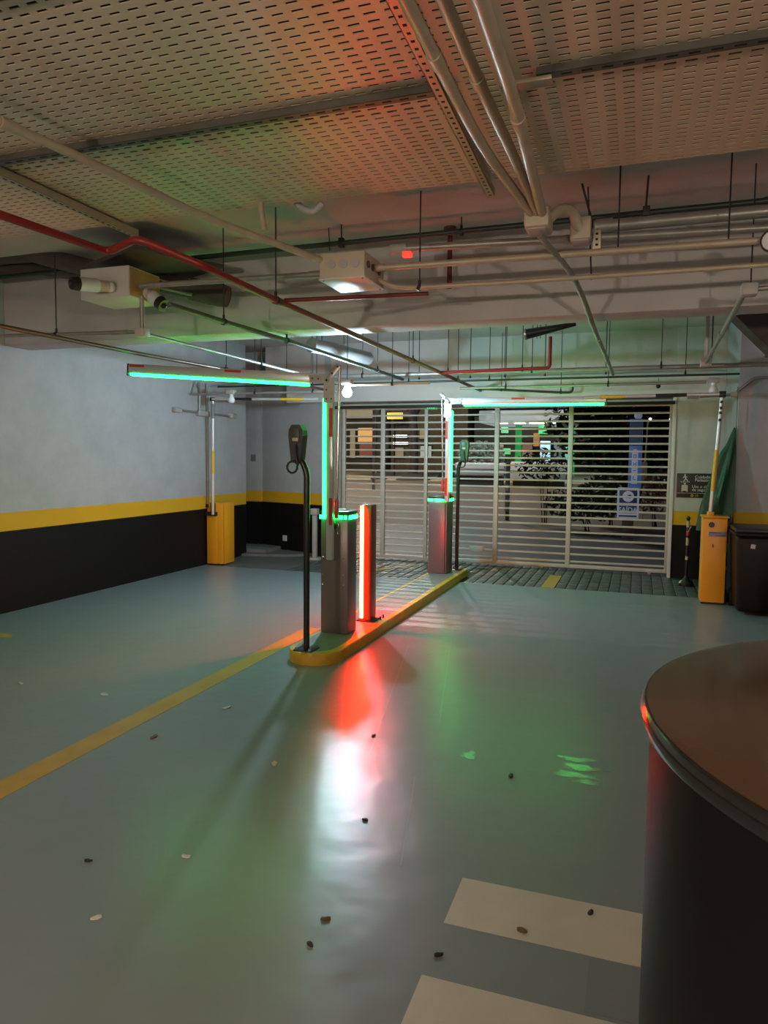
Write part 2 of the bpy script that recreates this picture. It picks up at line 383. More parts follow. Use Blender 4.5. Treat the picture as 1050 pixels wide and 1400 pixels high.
# conduits to the right of the junction box
pipe('grey_conduit', 'thick grey conduit with elbow fittings, topmost of the run right of junction box', [(-1.50, 4.62, 2.86), (.62, 4.62, 2.795), (3.38, 4.62, 2.79)], .0235, CONDUIT, 'conduit',
     couplings=[((-1.42, 4.62, 2.858), X, .05), ((-.42, 4.62, 2.826), X, .05)], fil=0)
pipe('thick_grey_pipe', 'thickest grey pipe leaving the small box below the pipe bundle', [(-.30, 4.62, 2.885), (3.38, 4.62, 2.885)], .036, CONDUIT, 'conduit', fil=0, couplings=[((-.24, 4.62, 2.885), X, .05)])
pipe('zinc_conduit', 'shiny zinc conduit leaving the junction box towards the round lamp', [(-1.60, 4.42, 2.695), (.58, 4.42, 2.675), (3.38, 4.42, 2.675)], .020, CONDUITW, 'conduit', fil=0,
     hang=[(.42, 4.42, 2.676), (-.15, 4.42, 2.68)], clamp=False, couplings=[((-1.58, 4.42, 2.695), X, .03)])
pipe('thin_zinc_conduit', 'thin zinc conduit curving out of the lower side of junction box', [(-1.60, 4.45, 2.63), (-1.52, 4.45, 2.585), (-1.38, 4.45, 2.565), (-.72, 4.45, 2.555), (3.38, 4.45, 2.55)], .0145, CONDUITW, 'conduit', fil=.05,
     hang=[(-1.33, 4.45, 2.563)], couplings=[((-1.30, 4.45, 2.563), X, .03), ((.33, 4.45, 2.552), X, .02)])
pipe('grey_conduit', 'grey conduit linking the junction box with the camera box', [(-3.40, 4.42, 2.705), (-1.90, 4.42, 2.685)], .019, CONDUIT, 'conduit', fil=0, couplings=[((-2.02, 4.42, 2.687), X, .05), ((-3.30, 4.42, 2.703), X, .03)])
pipe('zinc_conduit', 'long zinc conduit crossing under the slotted panels to junction box', [(-2.68, 1.5, 2.86), (-2.47, 2.70, 2.86), (-2.32, 3.60, 2.82), (-1.82, 4.40, 2.705)], .021, CONDUITW, 'conduit', fil=.3,
     couplings=[((-2.515, 2.43, 2.86), (.17, 1, 0), .035), ((-1.86, 4.34, 2.712), (.5, .8, -.11), .03)])
pipe('zinc_conduit', 'short zinc drop pipe from the panel edge onto long conduit', [on_y(357, 262, 3.95), on_y(357, 290, 3.95), on_y(362, 316, 3.95)], .018, CONDUITW, 'conduit', fil=.05)
# bundle at the top
B2 = (-.575, 4.20, 2.86)
pipe('zinc_conduit', 'left conduit of the pipe bundle under the slotted panels', [(-.715, .8, 2.885), (-.712, 2.6, 2.885), (-.70, 3.3, 2.875), (-.60, 4.16, 2.85)], .023, CONDUITW, 'conduit', fil=.3, couplings=[((-.712, 2.55, 2.885), Yv, .04)])
pipe('zinc_conduit', 'middle conduit of the pipe bundle with a coupling', [(-.600, .8, 2.875), (-.600, 2.75, 2.875), (-.58, 3.4, 2.87), (-.572, 4.16, 2.85)], .023, CONDUITW, 'conduit', fil=.3, couplings=[((-.600, 2.72, 2.875), Yv, .03)])
pipe('zinc_conduit', 'right and nearest conduit of the pipe bundle at the top', [(-.480, .8, 2.835), (-.482, 2.8, 2.835), (-.545, 4.15, 2.845)], .025, CONDUITW, 'conduit', fil=.3, couplings=[((-.493, 3.0, 2.836), Yv, .04)])
fb = thing('fitting_box', (-.56, 4.24, 2.74), 'cast conduit body where the pipe bundle ends', 'conduit body')
MB().box((-.645, 4.14, 2.775), (-.505, 4.34, 2.885), bev=.018).build('body', BEIGE, fb)
MB().box((-.625, 4.16, 2.768), (-.525, 4.32, 2.777), bev=.004).build('cover', BOXG, fb)
MB().tube([(-.52, 4.28, 2.85), (-.47, 4.36, 2.93), (-.41, 4.48, 2.95), (-.38, 4.55, 2.86)], .027, 14, .08).build('elbow', BEIGE, fb)
MB().rod((-.405, 4.5, 2.93), (-.375, 4.56, 2.85), .032, 14).build('collar', BEIGE, fb)
sb = thing('small_conduit_box', (-.36, 4.6, 2.78), 'small beige box below the elbow of the pipe bundle', 'conduit box')
MB().box((-.43, 4.53, 2.80), (-.31, 4.68, 2.93), bev=.01).build('body', BEIGE, sb)
MB().box((-.42, 4.54, 2.792), (-.32, 4.67, 2.802), bev=.003).build('cover', BOXG, sb)
pipe('bent_conduit', 'conduit bending away under the beam with green light on it', [on_y(738, 322, 4.22), on_y(762, 350, 4.4), on_y(783, 376, 4.6), on_y(800, 413, 4.95), on_y(808, 438, 5.2), on_y(818, 464, 5.9), on_y(828, 486, 6.7), on_y(838, 512, 8.3)], .017, CONDUIT, 'conduit', fil=.15,
     couplings=[(on_y(818, 464, 5.9), (0, 1, 0), .03)])
# slotted trapeze on the right
tr = thing('slotted_bracket', (-.28, 4.68, 2.76), 'slotted steel bracket hung on two crossed rods right of conduit box', 'bracket')
strut((-.285, 4.60, 2.84), (-.285, 4.75, 2.84), .045, .02, STRUTL, tr, name='channel')
MB().box((-.30, 4.585, 2.745), (-.255, 4.592, 2.90), bev=.002).build('plate', STRUTL, tr)
for k in range(4): MB().box((-.285, 4.583, 2.765+k*.032), (-.270, 4.5852, 2.777+k*.032)).build('slot', HOLE, tr, smooth=False)
MB().rod((-.29, 4.66, 2.85), (-.375, 4.63, 3.15), .007, 8).build('hanger_rod', DARK, tr)
MB().rod((-.31, 4.72, 2.60), (-.345, 4.70, 3.15), .005, 8).build('hanger_rod', DARK, tr)
hr = thing('pipe_hanger', (0, 4.62, 2.96), 'dark hanger rod with clamp holding the thick grey pipe', 'hanger')
MB().rod((-.01, 4.62, 2.93), (0, 4.62, 3.15), .006, 8).build('rod', DARK, hr); MB().box((-.025, 4.60, 2.92), (.015, 4.64, 2.975), bev=.004).build('clamp', DARK, hr)
hr = thing('pipe_hanger', (-1.72, 5.0, 3.06), 'forked hanger with clamp just above the junction box', 'hanger')
MB().rod((-2.09, 5.0, 3.05), (-2.05, 4.9, 3.15), .005, 8).build('rod', DARK, hr); MB().box((-2.11, 4.98, 3.02), (-2.07, 5.02, 3.085), bev=.004).build('clamp', DARK, hr)
MB().rod((-2.16, 4.95, 2.99), (-2.17, 4.95, 3.15), .004, 8).build('rod', DARK, hr)

# junction box
jb = thing('junction_box', (-1.77, 4.42, 2.60), 'white square junction box with knockouts where conduits meet', 'junction box')
MB().box((-1.92, 4.24, 2.606), (-1.62, 4.60, 2.76), bev=.006).build('body', BEIGE, jb)
MB().box((-1.925, 4.235, 2.60), (-1.615, 4.605, 2.608), bev=.002).build('cover', mat('cover_white', (.62, .60, .56), .45), jb)
for x in (-1.84, -1.76, -1.68): MB().rod((x, 4.243, 2.69), (x, 4.236, 2.69), .028, 20).build('knockout', BOXG, jb)
for y in (4.30, 4.38, 4.50): MB().rod((-1.622, y, 2.69), (-1.612, y, 2.69), .022, 16).build('knockout', mat('knockout_hole', (.09, .075, .05), .6), jb)
for (x, y) in ((-1.90, 4.26), (-1.64, 4.26), (-1.64, 4.58), (-1.90, 4.58)): MB().rod((x, y, 2.602), (x, y, 2.597), .006, 8).build('screw', DARK, jb)
fd = thing('flow_detector', (-1.46, 4.62, 2.80), 'grey fitting with a small red indicator beside junction box', 'detector')
MB().rod((-1.58, 4.62, 2.86), (-1.47, 4.62, 2.86), .032, 16).build('body', BOXG, fd)
MB().box((-1.495, 4.59, 2.80), (-1.435, 4.64, 2.835), bev=.008).build('glint', mat('red_glint_glow', (.55, .03, .02), .25, emit=(1, .06, .03), estr=1.2), fd)  # no lamp: red light reflected on the fitting, given as a glowing block

# red sprinkler pipes
pipe('red_sprinkler_pipe', 'red sprinkler pipe running back from the slotted panels to gate', [(-2.80, 1.6, 2.56), (-2.66, 3.20, 2.56), (-2.40, 3.10, 2.58), (-2.14, 3.3, 2.47), (-2.12, 4.04, 2.45), (-2.12, 7.9, 2.45), (-2.06, 10.0, 2.42)], .020, REDP,
     hang=[(-2.12, 4.04, 2.45, 3.0), (-2.12, 6.9, 2.45), (-2.10, 8.7, 2.44)], couplings=[((-2.12, 4.06, 2.45), Yv, .04)], cm=REDB)
pipe('oxide_red_pipe', 'thin oxide red branch pipe below the junction box', [(-2.12, 4.15, 2.47), (-1.55, 4.62, 2.565), (-1.32, 4.62, 2.56)], .014, REDB, fil=.05)
ro = thing('red_drop_pipe', (-1.33, 5.2, 2.62), 'short vertical dark red pipe with a ceiling flange', 'pipe')
MB().rod((-1.33, 5.2, 2.72), (-1.33, 5.2, 3.14), .018, 14).build('tube', REDB, ro); MB().rod((-1.33, 5.2, 3.13), (-1.33, 5.2, 3.15), .045, 16).build('flange', REDB, ro)
pipe('red_sprinkler_branch', 'dark red branch pipe with upturned end left of the black speaker', [(-2.12, 7.95, 2.45), (-1.02, 8.0, 2.47), (-.93, 8.0, 2.47), (-.93, 8.0, 2.80)], .019, REDP, hang=[(-1.22, 8.0, 2.466)], fil=.08)
pipe('dark_branch_pipe', 'thin dark pipe with upturned end just above the long green bar', [(-2.06, 9.7, 2.43), (-1.0, 9.72, 2.36), (-.83, 9.72, 2.36), (-.83, 9.72, 2.47)], .014, GREENP, hang=[(-.98, 9.72, 2.36), (-1.75, 9.71, 2.41)], fil=.05)
# pipes running back on the left
pipe('grey_pipe', 'dark grey pipe running from the camera box back to the lit bulb', [on_z(231, 416.5, 2.45), on_z(306, 440, 2.45), on_z(400, 468, 2.45), (-2.74, 8.5, 2.45)], .019, mat('pipe_dark_grey', (.10, .10, .085), .4, .2), 'pipe',
     hang=[tuple(on_z(306, 440, 2.45)), (-2.76, 5.45, 2.45, 2.50), (-2.74, 7.6, 2.45)], fil=.05)
pipe('brown_pipe', 'thin brown pipe passing above the left green bar', [(-4.08, 3.0, 2.35), (-3.99, 5.2, 2.35), (-3.84, 6.6, 2.35), (-3.78, 8.6, 2.35)], .016, mat('pipe_brown', (.10, .050, .035), .35, .3), hang=[(-3.85, 6.3, 2.35), (-3.80, 7.5, 2.35)], fil=.2)
pipe('zinc_conduit', 'thin conduit running back from the tee below the camera box', [(-3.42, 4.44, 2.38), (-3.42, 5.6, 2.38), (-3.40, 8.2, 2.37)], .014, CONDUIT, 'conduit', hang=[(-3.41, 6.2, 2.38), (-3.40, 7.3, 2.38)], fil=.1)
pipe('grey_conduit', 'grey conduit from the left edge to the tee below camera box', [(-5.58, 4.46, 2.44), (-3.42, 4.46, 2.39)], .014, CONDUIT, 'conduit', hang=[(-4.20, 4.46, 2.408, 3.0)], couplings=[((-3.62, 4.46, 2.395), X, .07)], fil=0)
tee = thing('conduit_tee', (-3.42, 4.46, 2.36), 'small grey tee box with a riser below the camera box', 'conduit box')
MB().box((-3.46, 4.42, 2.355), (-3.38, 4.50, 2.415), bev=.008).build('body', BOXG, tee); MB().rod((-3.42, 4.46, 2.40), (-3.42, 4.46, 2.64), .017, 12).build('riser', CONDUIT, tee)
# insulated pipes
ip = thing('insulated_pipe', (-4.6, 3.9, 2.70), 'dark brown insulated pipe bundle on the left under the panels', 'pipe')
ipp = [on_y(-60, 358, 4.9), on_y(10, 349, 4.9), on_y(45, 347, 4.9), on_y(80, 356, 4.9), on_y(150, 373, 4.95), on_y(215, 386, 5.0), on_y(285, 400, 5.08)]
MB().tube(ipp, .072, 16).build('tube', PIPEBR, ip)
MB().tube([on_y(-60, 372, 5.05), on_y(40, 366, 5.05), on_y(120, 377, 5.08), on_y(200, 391, 5.12)], .05, 14).build('tube', PIPEBR, ip)
MB().tube([on_y(262, 395, 5.06), on_y(300, 403, 5.10), on_y(312, 406, 5.12)], [.088, .092, .080], 18).build('sleeve', PIPEBR, ip)
MB().prism([(-4.05, 4.62), (-3.35, 4.30), (-3.05, 4.95), (-3.6, 5.2)], 2.93, 2.96).build('drip_tray', PIPEBR, ip, smooth=False)
for t in (0, .33): MB().rod((-3.92+t, 4.95+t*.3, 2.90), (-3.92+t, 4.95+t*.3, 3.15), .005, 8).build('hanger_rod', DARK, ip)
cp = thing('copper_lines', (-3.45, 4.8, 2.7), 'two thin refrigerant lines catching orange and green light', 'pipe')
MB().tube([on_y(172, 367, 4.80), on_y(205, 377, 4.85), on_y(232, 386, 4.9)], .010, 10).build('tube', mat('copper', (.65, .32, .12), .25, .8), cp)
MB().tube([on_y(200, 389, 4.85), on_y(245, 399, 4.9), on_y(262, 403, 4.92)], .012, 10).build('tube', GALV, cp)
ip = thing('insulated_pipe', (-3.1, 7.3, 2.55), 'grey insulated pipe stub coming out behind the concrete beam', 'pipe')
MB().tube([on_z(425, 472, 2.62), on_z(455, 478, 2.62), on_z(503, 490, 2.62)], .072, 20).build('tube', PIPEGR, ip)
for px in (440, 470): q_ = on_z(px, 475+(px-440)*.22, 2.62); MB().rod(q_, (q_.x, q_.y, 3.15), .004, 8).build('hanger_rod', DARK, ip)
sv = thing('white_sleeve', (-2.42, 3.99, 3.02), 'grey pipe loop peeping out at the far panel edge', 'pipe')
MB().tube([on_y(405, 276, 4.1), on_y(415, 287, 4.1), on_y(430, 290, 4.1), on_y(441, 278, 4.1)], .02, 12, .05).build('tube', BOXG, sv)

# security camera box
cb = thing('camera_box', (-3.6, 4.45, 2.62), 'off-white square conduit box carrying two security cameras', 'box')
MB().box((-3.93, 4.42, 2.64), (-3.50, 4.78, 2.86), bev=.006).build('body', mat('box_white', (.52, .50, .47), .5), cb)
MB().box((-3.502, 4.43, 2.65), (-3.495, 4.77, 2.85), bev=.002).build('side_plate', mat('box_tan', (.34, .22, .09), .5), cb)
def bullet(label, base, aim, L, r):
    base, aim = Vector(base), Vector(aim).normalized()
    root = thing('security_camera', base, label, 'camera')
    side = aim.cross(Vector((0, 0, 1))).normalized()
    MB().sphere(base, r*.9).build('joint', WHITE, root)
    MB().rod(base, base+aim*L*.5, r*.8, 18, r2=r).build('neck', BEIGE, root)
    MB().rod(base+aim*L*.4, base+aim*L, r*1.08, 22).build('housing', WHITE, root)
    f = MB().rod(base+aim*L, base+aim*(L+.05), r*1.12, 22, r2=r*.98).build('front', BLACK, root)
    MB().sphere(base+aim*(L+.05), r*.5, (1, 1, 1), 12, 8).build('lens', mat('lens_glass', (.02, .02, .025), .08), f)
b0 = on_y(150, 392, 4.38); bullet('white bullet camera with black front pointing at the entrance lane', b0, on_y(108, 388, 4.16)-b0, .24, .044)
b0 = on_y(203, 401, 4.55); bullet('cream bullet camera hanging under the box and tilted down', b0, on_y(224, 418, 4.53)-b0, .13, .046)

# far conduits
far = [('zinc_pipe', 'widest far pipe crossing above the gate lintel', [(-5.4, 8.6, 2.52), (1.3, 8.6, 2.51)], .026, CONDUIT, 3.15, (-3.3, -2.2, -1.2, .2)),
       ('thin_cable_pipe', 'thin dark cable pipe just below the widest far pipe', [(-5.4, 8.62, 2.43), (1.3, 8.62, 2.42)], .012, GREENP, 3.15, (-2.7, -1.7, .45)),
       ('grey_conduit', 'far grey conduit ending at the unlit bulb on the right', [(-2.05, 8.6, 2.335), (.66, 8.6, 2.34)], .015, CONDUIT, 3.15, (-1.5, -.35)),
       ('white_conduit', 'pale conduit beside the lit bulb', [(-2.88, 7.1, 2.25), (-2.0, 7.1, 2.25)], .013, CONDUITW, 3.15, (-2.4,)),
       ('grey_conduit', 'far conduit behind the left folding arm', [(-5.55, 8.2, 2.30), (-3.3, 8.2, 2.29)], .014, CONDUIT, 3.15, (-4.6, -3.8))]
for n, l, pts, r, m_, tp, hs in far:
    pipe(n, l, pts, r, m_, 'conduit', hang=[(hx, pts[0][1], pts[0][2]) for hx in hs], top=tp, fil=0)
for k, px in enumerate((433, 573, 643, 690, 745, 828)):
    p = on_y(px, 512, 8.9)
    MBo = MB().rod((p.x, p.y, 2.50), (p.x, p.y, 3.15), .005, 8); MBo.rod((p.x, p.y, 2.485), (p.x, p.y, 2.51), .012, 8)
    tag(MBo.build('hanger_rod', DARK), ['thin hanger rod above the near barrier elbow', 'thin hanger rod between the grey stub and red pipe', 'first of three thin rods above the far barrier arm',
        'second of three thin rods above the far barrier arm', 'thin rod just right of the red upturned pipe', 'thin rod beside the green lit bent conduit'][k], 'hanger', 'threaded rods near the gate')
# right hand side conduits
A_ = on_z(1018, 397, 2.46); B_ = on_z(965, 496, 2.46)
rb = thing('conduit_box', (A_.x, A_.y, 2.42), 'grey conduit box with a slanting conduit near the right edge', 'conduit box')
MB().box((A_.x-.02, A_.y-.05, 2.425), (A_.x+.065, A_.y+.04, 2.495), bev=.012).build('body', BOXG, rb)
MB().rod((A_.x+.06, A_.y, 2.465), (3.38, A_.y, 2.465), .014, 12).build('tube', CONDUIT, rb)
MB().rod((A_.x+.005, A_.y+.04, 2.455), B_, .017, 14).build('tube', CONDUIT, rb)
MB().rod(A_.lerp(B_, .45), A_.lerp(B_, .475), .022, 14).build('coupling', CONDUIT, rb)
MB().rod((A_.x+.03, A_.y, 2.48), (A_.x+.03, A_.y, 3.15), .004, 8).build('hanger_rod', DARK, rb)
bk = thing('ceiling_bracket', (B_.x, B_.y, 2.44), 'vertical channel bracket holding the slanting conduit', 'bracket')
MB().box((B_.x-.02, B_.y-.02, 2.52), (B_.x+.02, B_.y+.02, 3.13), bev=.003).build('channel', CONDUIT, bk); MB().box((B_.x-.045, B_.y-.04, 3.13), (B_.x+.045, B_.y+.04, 3.15)).build('plate', CONDUIT, bk)
MB().rod((B_.x+.05, B_.y, 2.50), (B_.x+.05, B_.y, 3.14), .006, 8).build('rod', DARK, bk); MB().box((B_.x-.05, B_.y-.05, 2.42), (B_.x+.05, B_.y+.05, 2.52), bev=.012).build('shoe', BOXG, bk)
du = thing('brown_duct', (1.2, 6.6, 2.4), 'dark brown duct slanting down at the right edge', 'duct')
MB().prism([(.73, 2.72), (.92, 2.76), (1.02, 2.74), (1.45, 2.36), (1.45, 2.08), (1.30, 2.12), (1.05, 2.38)], 6.85, 7.15, 'y').build('body', PIPEBR, du, smooth=False)
MB().box((1.01, 6.84, 2.40), (1.05, 7.16, 2.43), bev=.004).build('bracket', DARK, du)
MB().rod((.95, 7.0, 2.74), (.95, 7.0, 3.15), .005, 8).build('hanger_rod', DARK, du)
sp = thing('tube_lamp', (-.65, 5.95, 2.44), 'black tapered fixture hung just behind the beam', 'fixture')
MB().rod((-.885, 5.98, 2.50), (-.50, 5.97, 2.56), .042, 20, r2=.016).build('body', BLACKM, sp); MB().rod((-.90, 5.98, 2.498), (-.885, 5.98, 2.50), .045, 20).build('rim', CHROME, sp)
for x in (-.80, -.775): MB().rod((x, 5.98, 2.12 if False else 2.46), (x, 5.98, 3.15), .003, 6).build('wire', DARK, sp)
rl = thing('round_lamp', (.62, 4.33, 2.62), 'round lamp with white face at the right edge', 'lamp')
Rl = Vector((-.4, -.8, -.2)).to_track_quat('Z', 'Y').to_matrix()
MB().lathe([(.055, -.05), (.062, 0), (.058, .012)], (.625, 4.36, 2.655), 24, Rl).build('housing', BLACK, rl)
MB().lathe([(.05, .010), (.045, .018), (.0, .02)][:2], (.625, 4.36, 2.655), 24, Rl).build('face', MILK, rl)

# ------------------------------------------------------------------ lamps
def bulb(label, p, m_, r=.05, box=True, drop=None):
    root = thing('bulb_lamp', Vector(p), label, 'lamp')
    x, y, z = p
    MB().lathe([(r*.45, r*1.1), (r*.75, r*.6), (r, 0), (r*.85, -r*.6), (r*.35, -r*.98)], p, 20).build('bulb', m_, root)
    MB().rod((x, y, z+r*1.1), (x, y, z+r*1.7), r*.55, 14).build('socket', MILK, root)
    if box: MB().box((x-.055, y-.04, z+r*1.6), (x+.055, y+.04, z+r*1.6+.05), bev=.006).build('box', BOXG, root)
    if drop: MB().rod((x, y, z+r*1.6), (x, y, drop), .004, 8).build('hanger_rod', DARK, root)
    return root
bulb('lit white bulb hanging beside the near folding arm', (-2.895, 7.1, 2.175), LAMP, .05, drop=3.15)
bulb('unlit white bulb under a small box above the right yellow barrier', (.735, 8.6, 2.255), MILK, .048)
bulb('unlit white bulb above the left yellow barrier', (-4.94, 8.2, 2.215), MILK, .045)
bulb('warm bulb behind the viewpoint on the left', (-2.6, -1.8, 1.9), LAMPW, .055, drop=3.0)
bulb('warm bulb behind the viewpoint on the right', (1.9, -1.2, 1.9), LAMPW, .055, drop=3.0)
sw = tag(MB().sphere(on_y(900, 528, 9.7), .028).build('ceiling_sensor', BLACK), 'small black sensor hanging under the lintel pipe', 'sensor')
MB().rod(on_y(900, 528, 9.7), on_y(900, 528, 9.7)+Vector((0, 0, .1)), .003, 6).build('stem', DARK, sw)

# ------------------------------------------------------------------ island with kerb
isl = thing('traffic_island', (-2.22, 6.9, 0), 'long narrow traffic island with a yellow painted kerb', 'island')
def stad(x0, x1, y0, y1, r, n=10):
    cx = (x0+x1)/2; w = (x1-x0)/2
    P = [(x1, y1-.06), (x1-.06, y1), (x0+.06, y1), (x0, y1-.06)]
    P += [(cx-w*math.cos(math.pi*k/n), y0+w-w*math.sin(math.pi*k/n)) for k in range(n+1)]
    return P
outer = stad(-2.42, -2.015, 4.66, 9.12, .2); inner = stad(-2.385, -2.075, 4.74, 9.07, .15)
kb = MB(); bm = kb.bm
o0 = [bm.verts.new((x, y, 0)) for x, y in outer]; o1 = [bm.verts.new((x, y, .078)) for x, y in outer]
o2 = [bm.verts.new((x+(.006 if x < -2.22 else -.006), y, .085)) for x, y in outer]; i1 = [bm.verts.new((x, y, .085)) for x, y in inner]; i0 = [bm.verts.new((x, y, .07)) for x, y in inner]
n = len(outer)
for A, B in ((o0, o1), (o1, o2), (o2, i1), (i1, i0)):
    for k in range(n): bm.faces.new((A[k], A[(k+1) % n], B[(k+1) % n], B[k]))
kb.build('kerb', KERB, isl)
MB().prism(inner, .02, .0835).build('infill', mat('island_concrete', (.22, .22, .215), .5, var=.15, bump=.2), isl, smooth=False)

# ------------------------------------------------------------------ barrier cabinets with folding arms
def cabinet(label, x0, x1, y0, y1, ztop, screws):
    root = thing('barrier_cabinet', ((x0+x1)/2, (y0+y1)/2, .0835), label, 'barrier')
    MB().box((x0, y0, .0835), (x1, y1, ztop-.055), bev=.012).build('body', CABG, root)
    MB().box((x0-.004, y0-.004, ztop-.055), (x1+.004, y1+.004, ztop-.015), bev=.012).build('light_core', CABL, root)
    e = .007
    for k, (a, b) in enumerate((((x0-e, y0-e), (x0+.06, y0-.003)), ((x0+.075, y0-e), (x1-.045, y0-.003)), ((x1-.035, y0-e), (x1-.008, y0-.003)), ((x1+.003, y0+.004), (x1+e, y1-.004)), ((x0-e, y0+.004), (x0-.003, y1-.004)))):
        MB().box((a[0], a[1], ztop-.052), (b[0], b[1], ztop-.022), bev=.0015).build('led_segment', LEDG, root)
    MB().box((x0-.006, y0-.006, ztop-.015), (x1+.006, y1+.006, ztop+.012), bev=.012).build('lid', CABL, root)
    for (sx, sz) in screws: MB().sphere((sx, y0-.001, sz), .007, (1, .5, 1), 10, 6).build('screw', CHROME, root)
    return root
c1 = cabinet('near taupe barrier cabinet with green light band, beside the red post', -2.385, -2.147, 5.30, 5.49, 1.06, [(-2.365, .48), (-2.365, .56), (-2.185, .48), (-2.185, .56), (-2.365, .70), (-2.185, .70)])
c2 = cabinet('far taupe barrier cabinet with green light band, near the gate', -2.403, -2.169, 8.54, 8.84, 1.025, [])
k2 = MB().rod((-2.29, 8.54, .86), (-2.29, 8.532, .86), .012, 14).build('lock', REFL, c2)
MB().box((-2.195, 8.533, .10), (-2.188, 8.541, .95)).build('door_seam', DARK, c2, smooth=False)

def folding_arm(label, yp, xv, s, zlo, zhi, xend, zend, zl0, zl1):
    """s=-1 folds to the left, +1 to the right; yp is the arm's plane"""
    root = thing('folding_arm', (xv, yp, .95), label, 'barrier arm')
    d = .022
    MB().box((xv-.027, yp-d, zlo), (xv+.027, yp+d, zhi), bev=.006).build('lower_arm', ALU, root)
    xl = xv+s*.044
    MB().box((xl-.013, yp-.026, zl0), (xl+.011, yp+.026, zl1), bev=.006).build('led_strip', LEDG, root)
    MB().box((xl-s*.016-.006, yp-.018, zl0-.01), (xl-s*.016+.006, yp+.018, zl1+.01), bev=.002).build('led_channel', ALU, root)
    MB().box((xv-s*.012-.014, yp-d-.003, zhi-.42), (xv-s*.012+.014, yp-d, zhi-.20)).build('reflector', REFL, root)
    MB().box((xv-s*.012-.014, yp-d-.003, zl0-.05), (xv-s*.012+.014, yp-d, zl0+.16)).build('reflector', REFL, root)
    # upper arm
    a = Vector((xv+s*.11, yp, zhi+.005)); b = Vector((xend, yp, zend)); ang = math.atan2(b.z-a.z, abs(b.x-a.x))
    L = (b-a).length; c = (a+b)/2
    R = Matrix.Rotation(-ang*s, 3, 'Y')
    up = R @ Vector((0, 0, 1)); ax = R @ Vector((1, 0, 0))
    def seg(name, u0, u1, w0, w1, dy0, dy1, m_, bev=.004):
        cc = a + ax*s*((u0+u1)/2) + up*((w0+w1)/2) + Vector((0, (dy0+dy1)/2, 0))
        h = Vector((abs(u1-u0)/2, abs(dy1-dy0)/2, abs(w1-w0)/2))
        return MB().box(cc-h, cc+h, bev=bev, rot=R).build(name, m_, root)
    seg('upper_arm', 0, L, -.005, .062, -d, d, ALU)
    seg('led_channel', .06, L-.01, -.016, -.004, -.018, .018, ALU, .002)
    seg('led_strip', .08, L-.02, -.036, -.015, -.022, .036, LEDG, .006)
    seg('end_cap', L, L+.014, -.04, .064, -d-.001, d+.001, BLACK)
    for u in (L-.16, L*.38): seg('reflector', u, u+.15, .036, .056, -d-.003, -d, REFL, 0)
    # bracket and parallel rod
    pl = MB().prism([(xv-.045, zhi-.16), (xv+.045, zhi-.16), (xv+.045, zhi-.01), (xv+s*.16, zhi-.0), (xv+s*.17, zhi+.055), (xv-s*.0, zhi+.065), (xv-s*.045, zhi+.02)] if s > 0 else
                    [(xv+.045, zhi-.16), (xv-.045, zhi-.16), (xv-.045, zhi-.01), (xv-.16, zhi-.0), (xv-.17, zhi+.055), (xv, zhi+.065), (xv+.045, zhi+.02)], yp-d-.012, yp-d-.006, 'y')
    pl.build('bracket_plate', GALV, root, smooth=False)
    p0 = Vector((xv+s*.03, yp-d-.011, zhi+.0)); p1 = Vector((xv-s*.085, yp-d-.011, zhi+.125))
    mid = (p0+p1)/2; dv = p1-p0; an = math.atan2(dv.z, dv.x); Rr = Matrix.Rotation(-an, 3, 'Y'); hl = dv.length/2
    MB().box(mid-Vector((hl, .004, .022)), mid+Vector((hl, .004, .022)), bev=.004, rot=Rr).build('link_plate', GALV, root)
    for t in (.1, .5, .9): q = p0.lerp(p1, t); MB().rod(q+Vector((0, -.004, 0)), q+Vector((0, -.009, 0)), .008, 10).build('bolt', DARK, root)
    for (bx_, bz) in ((xv-.02, zhi-.13), (xv+.02, zhi-.13), (xv-.02, zhi-.06), (xv+s*.09, zhi+.025), (xv+s*.14, zhi+.03)): MB().rod((bx_, yp-d-.012, bz), (bx_, yp-d-.016, bz), .006, 8).build('bolt', DARK, root)
    MB().rod((p1.x+s*.008, yp-.005, p1.z), (xv-s*.055, yp-.005, zl0+.06), .011, 14).build('parallel_rod', CHROME, root)
    MB().box((xv-s*.055-.013, yp-.018, zl0+.0), (xv-s*.055+.013, yp+.008, zl0+.15), bev=.003).build('rod_clamp', REFL, root)
    MB().rod((xv, yp+d, zl0-.06), (xv, yp+.09, zl0-.06), .035, 16).build('pivot', DARK, root)
    return root
folding_arm('near barrier arm, lower half upright and upper half folded left with green light', 5.21, -2.262, -1, .695, 2.075, -4.13, 2.215, 1.02, 1.95)
folding_arm('far barrier arm, lower half upright and upper half folded right with green light', 8.45, -2.15, 1, .98, 2.14, -.36, 2.135, 1.10, 2.06)
tp = thing('toll_sprig', (-2.2, 5.4, 1.07), 'small paper slip and clip lying on the near cabinet lid', 'paper')
MB().box((-2.28, 5.36, 1.073), (-2.20, 5.44, 1.083), bev=.003).build('slip', mat('paper_lilac', (.45, .44, .58), .6), tp)
MB().tube([(-2.235, 5.292, .99), (-2.225, 5.285, .96), (-2.24, 5.285, .93), (-2.23, 5.287, .89)], .004, 6).build('tassel', CHROME, tp)

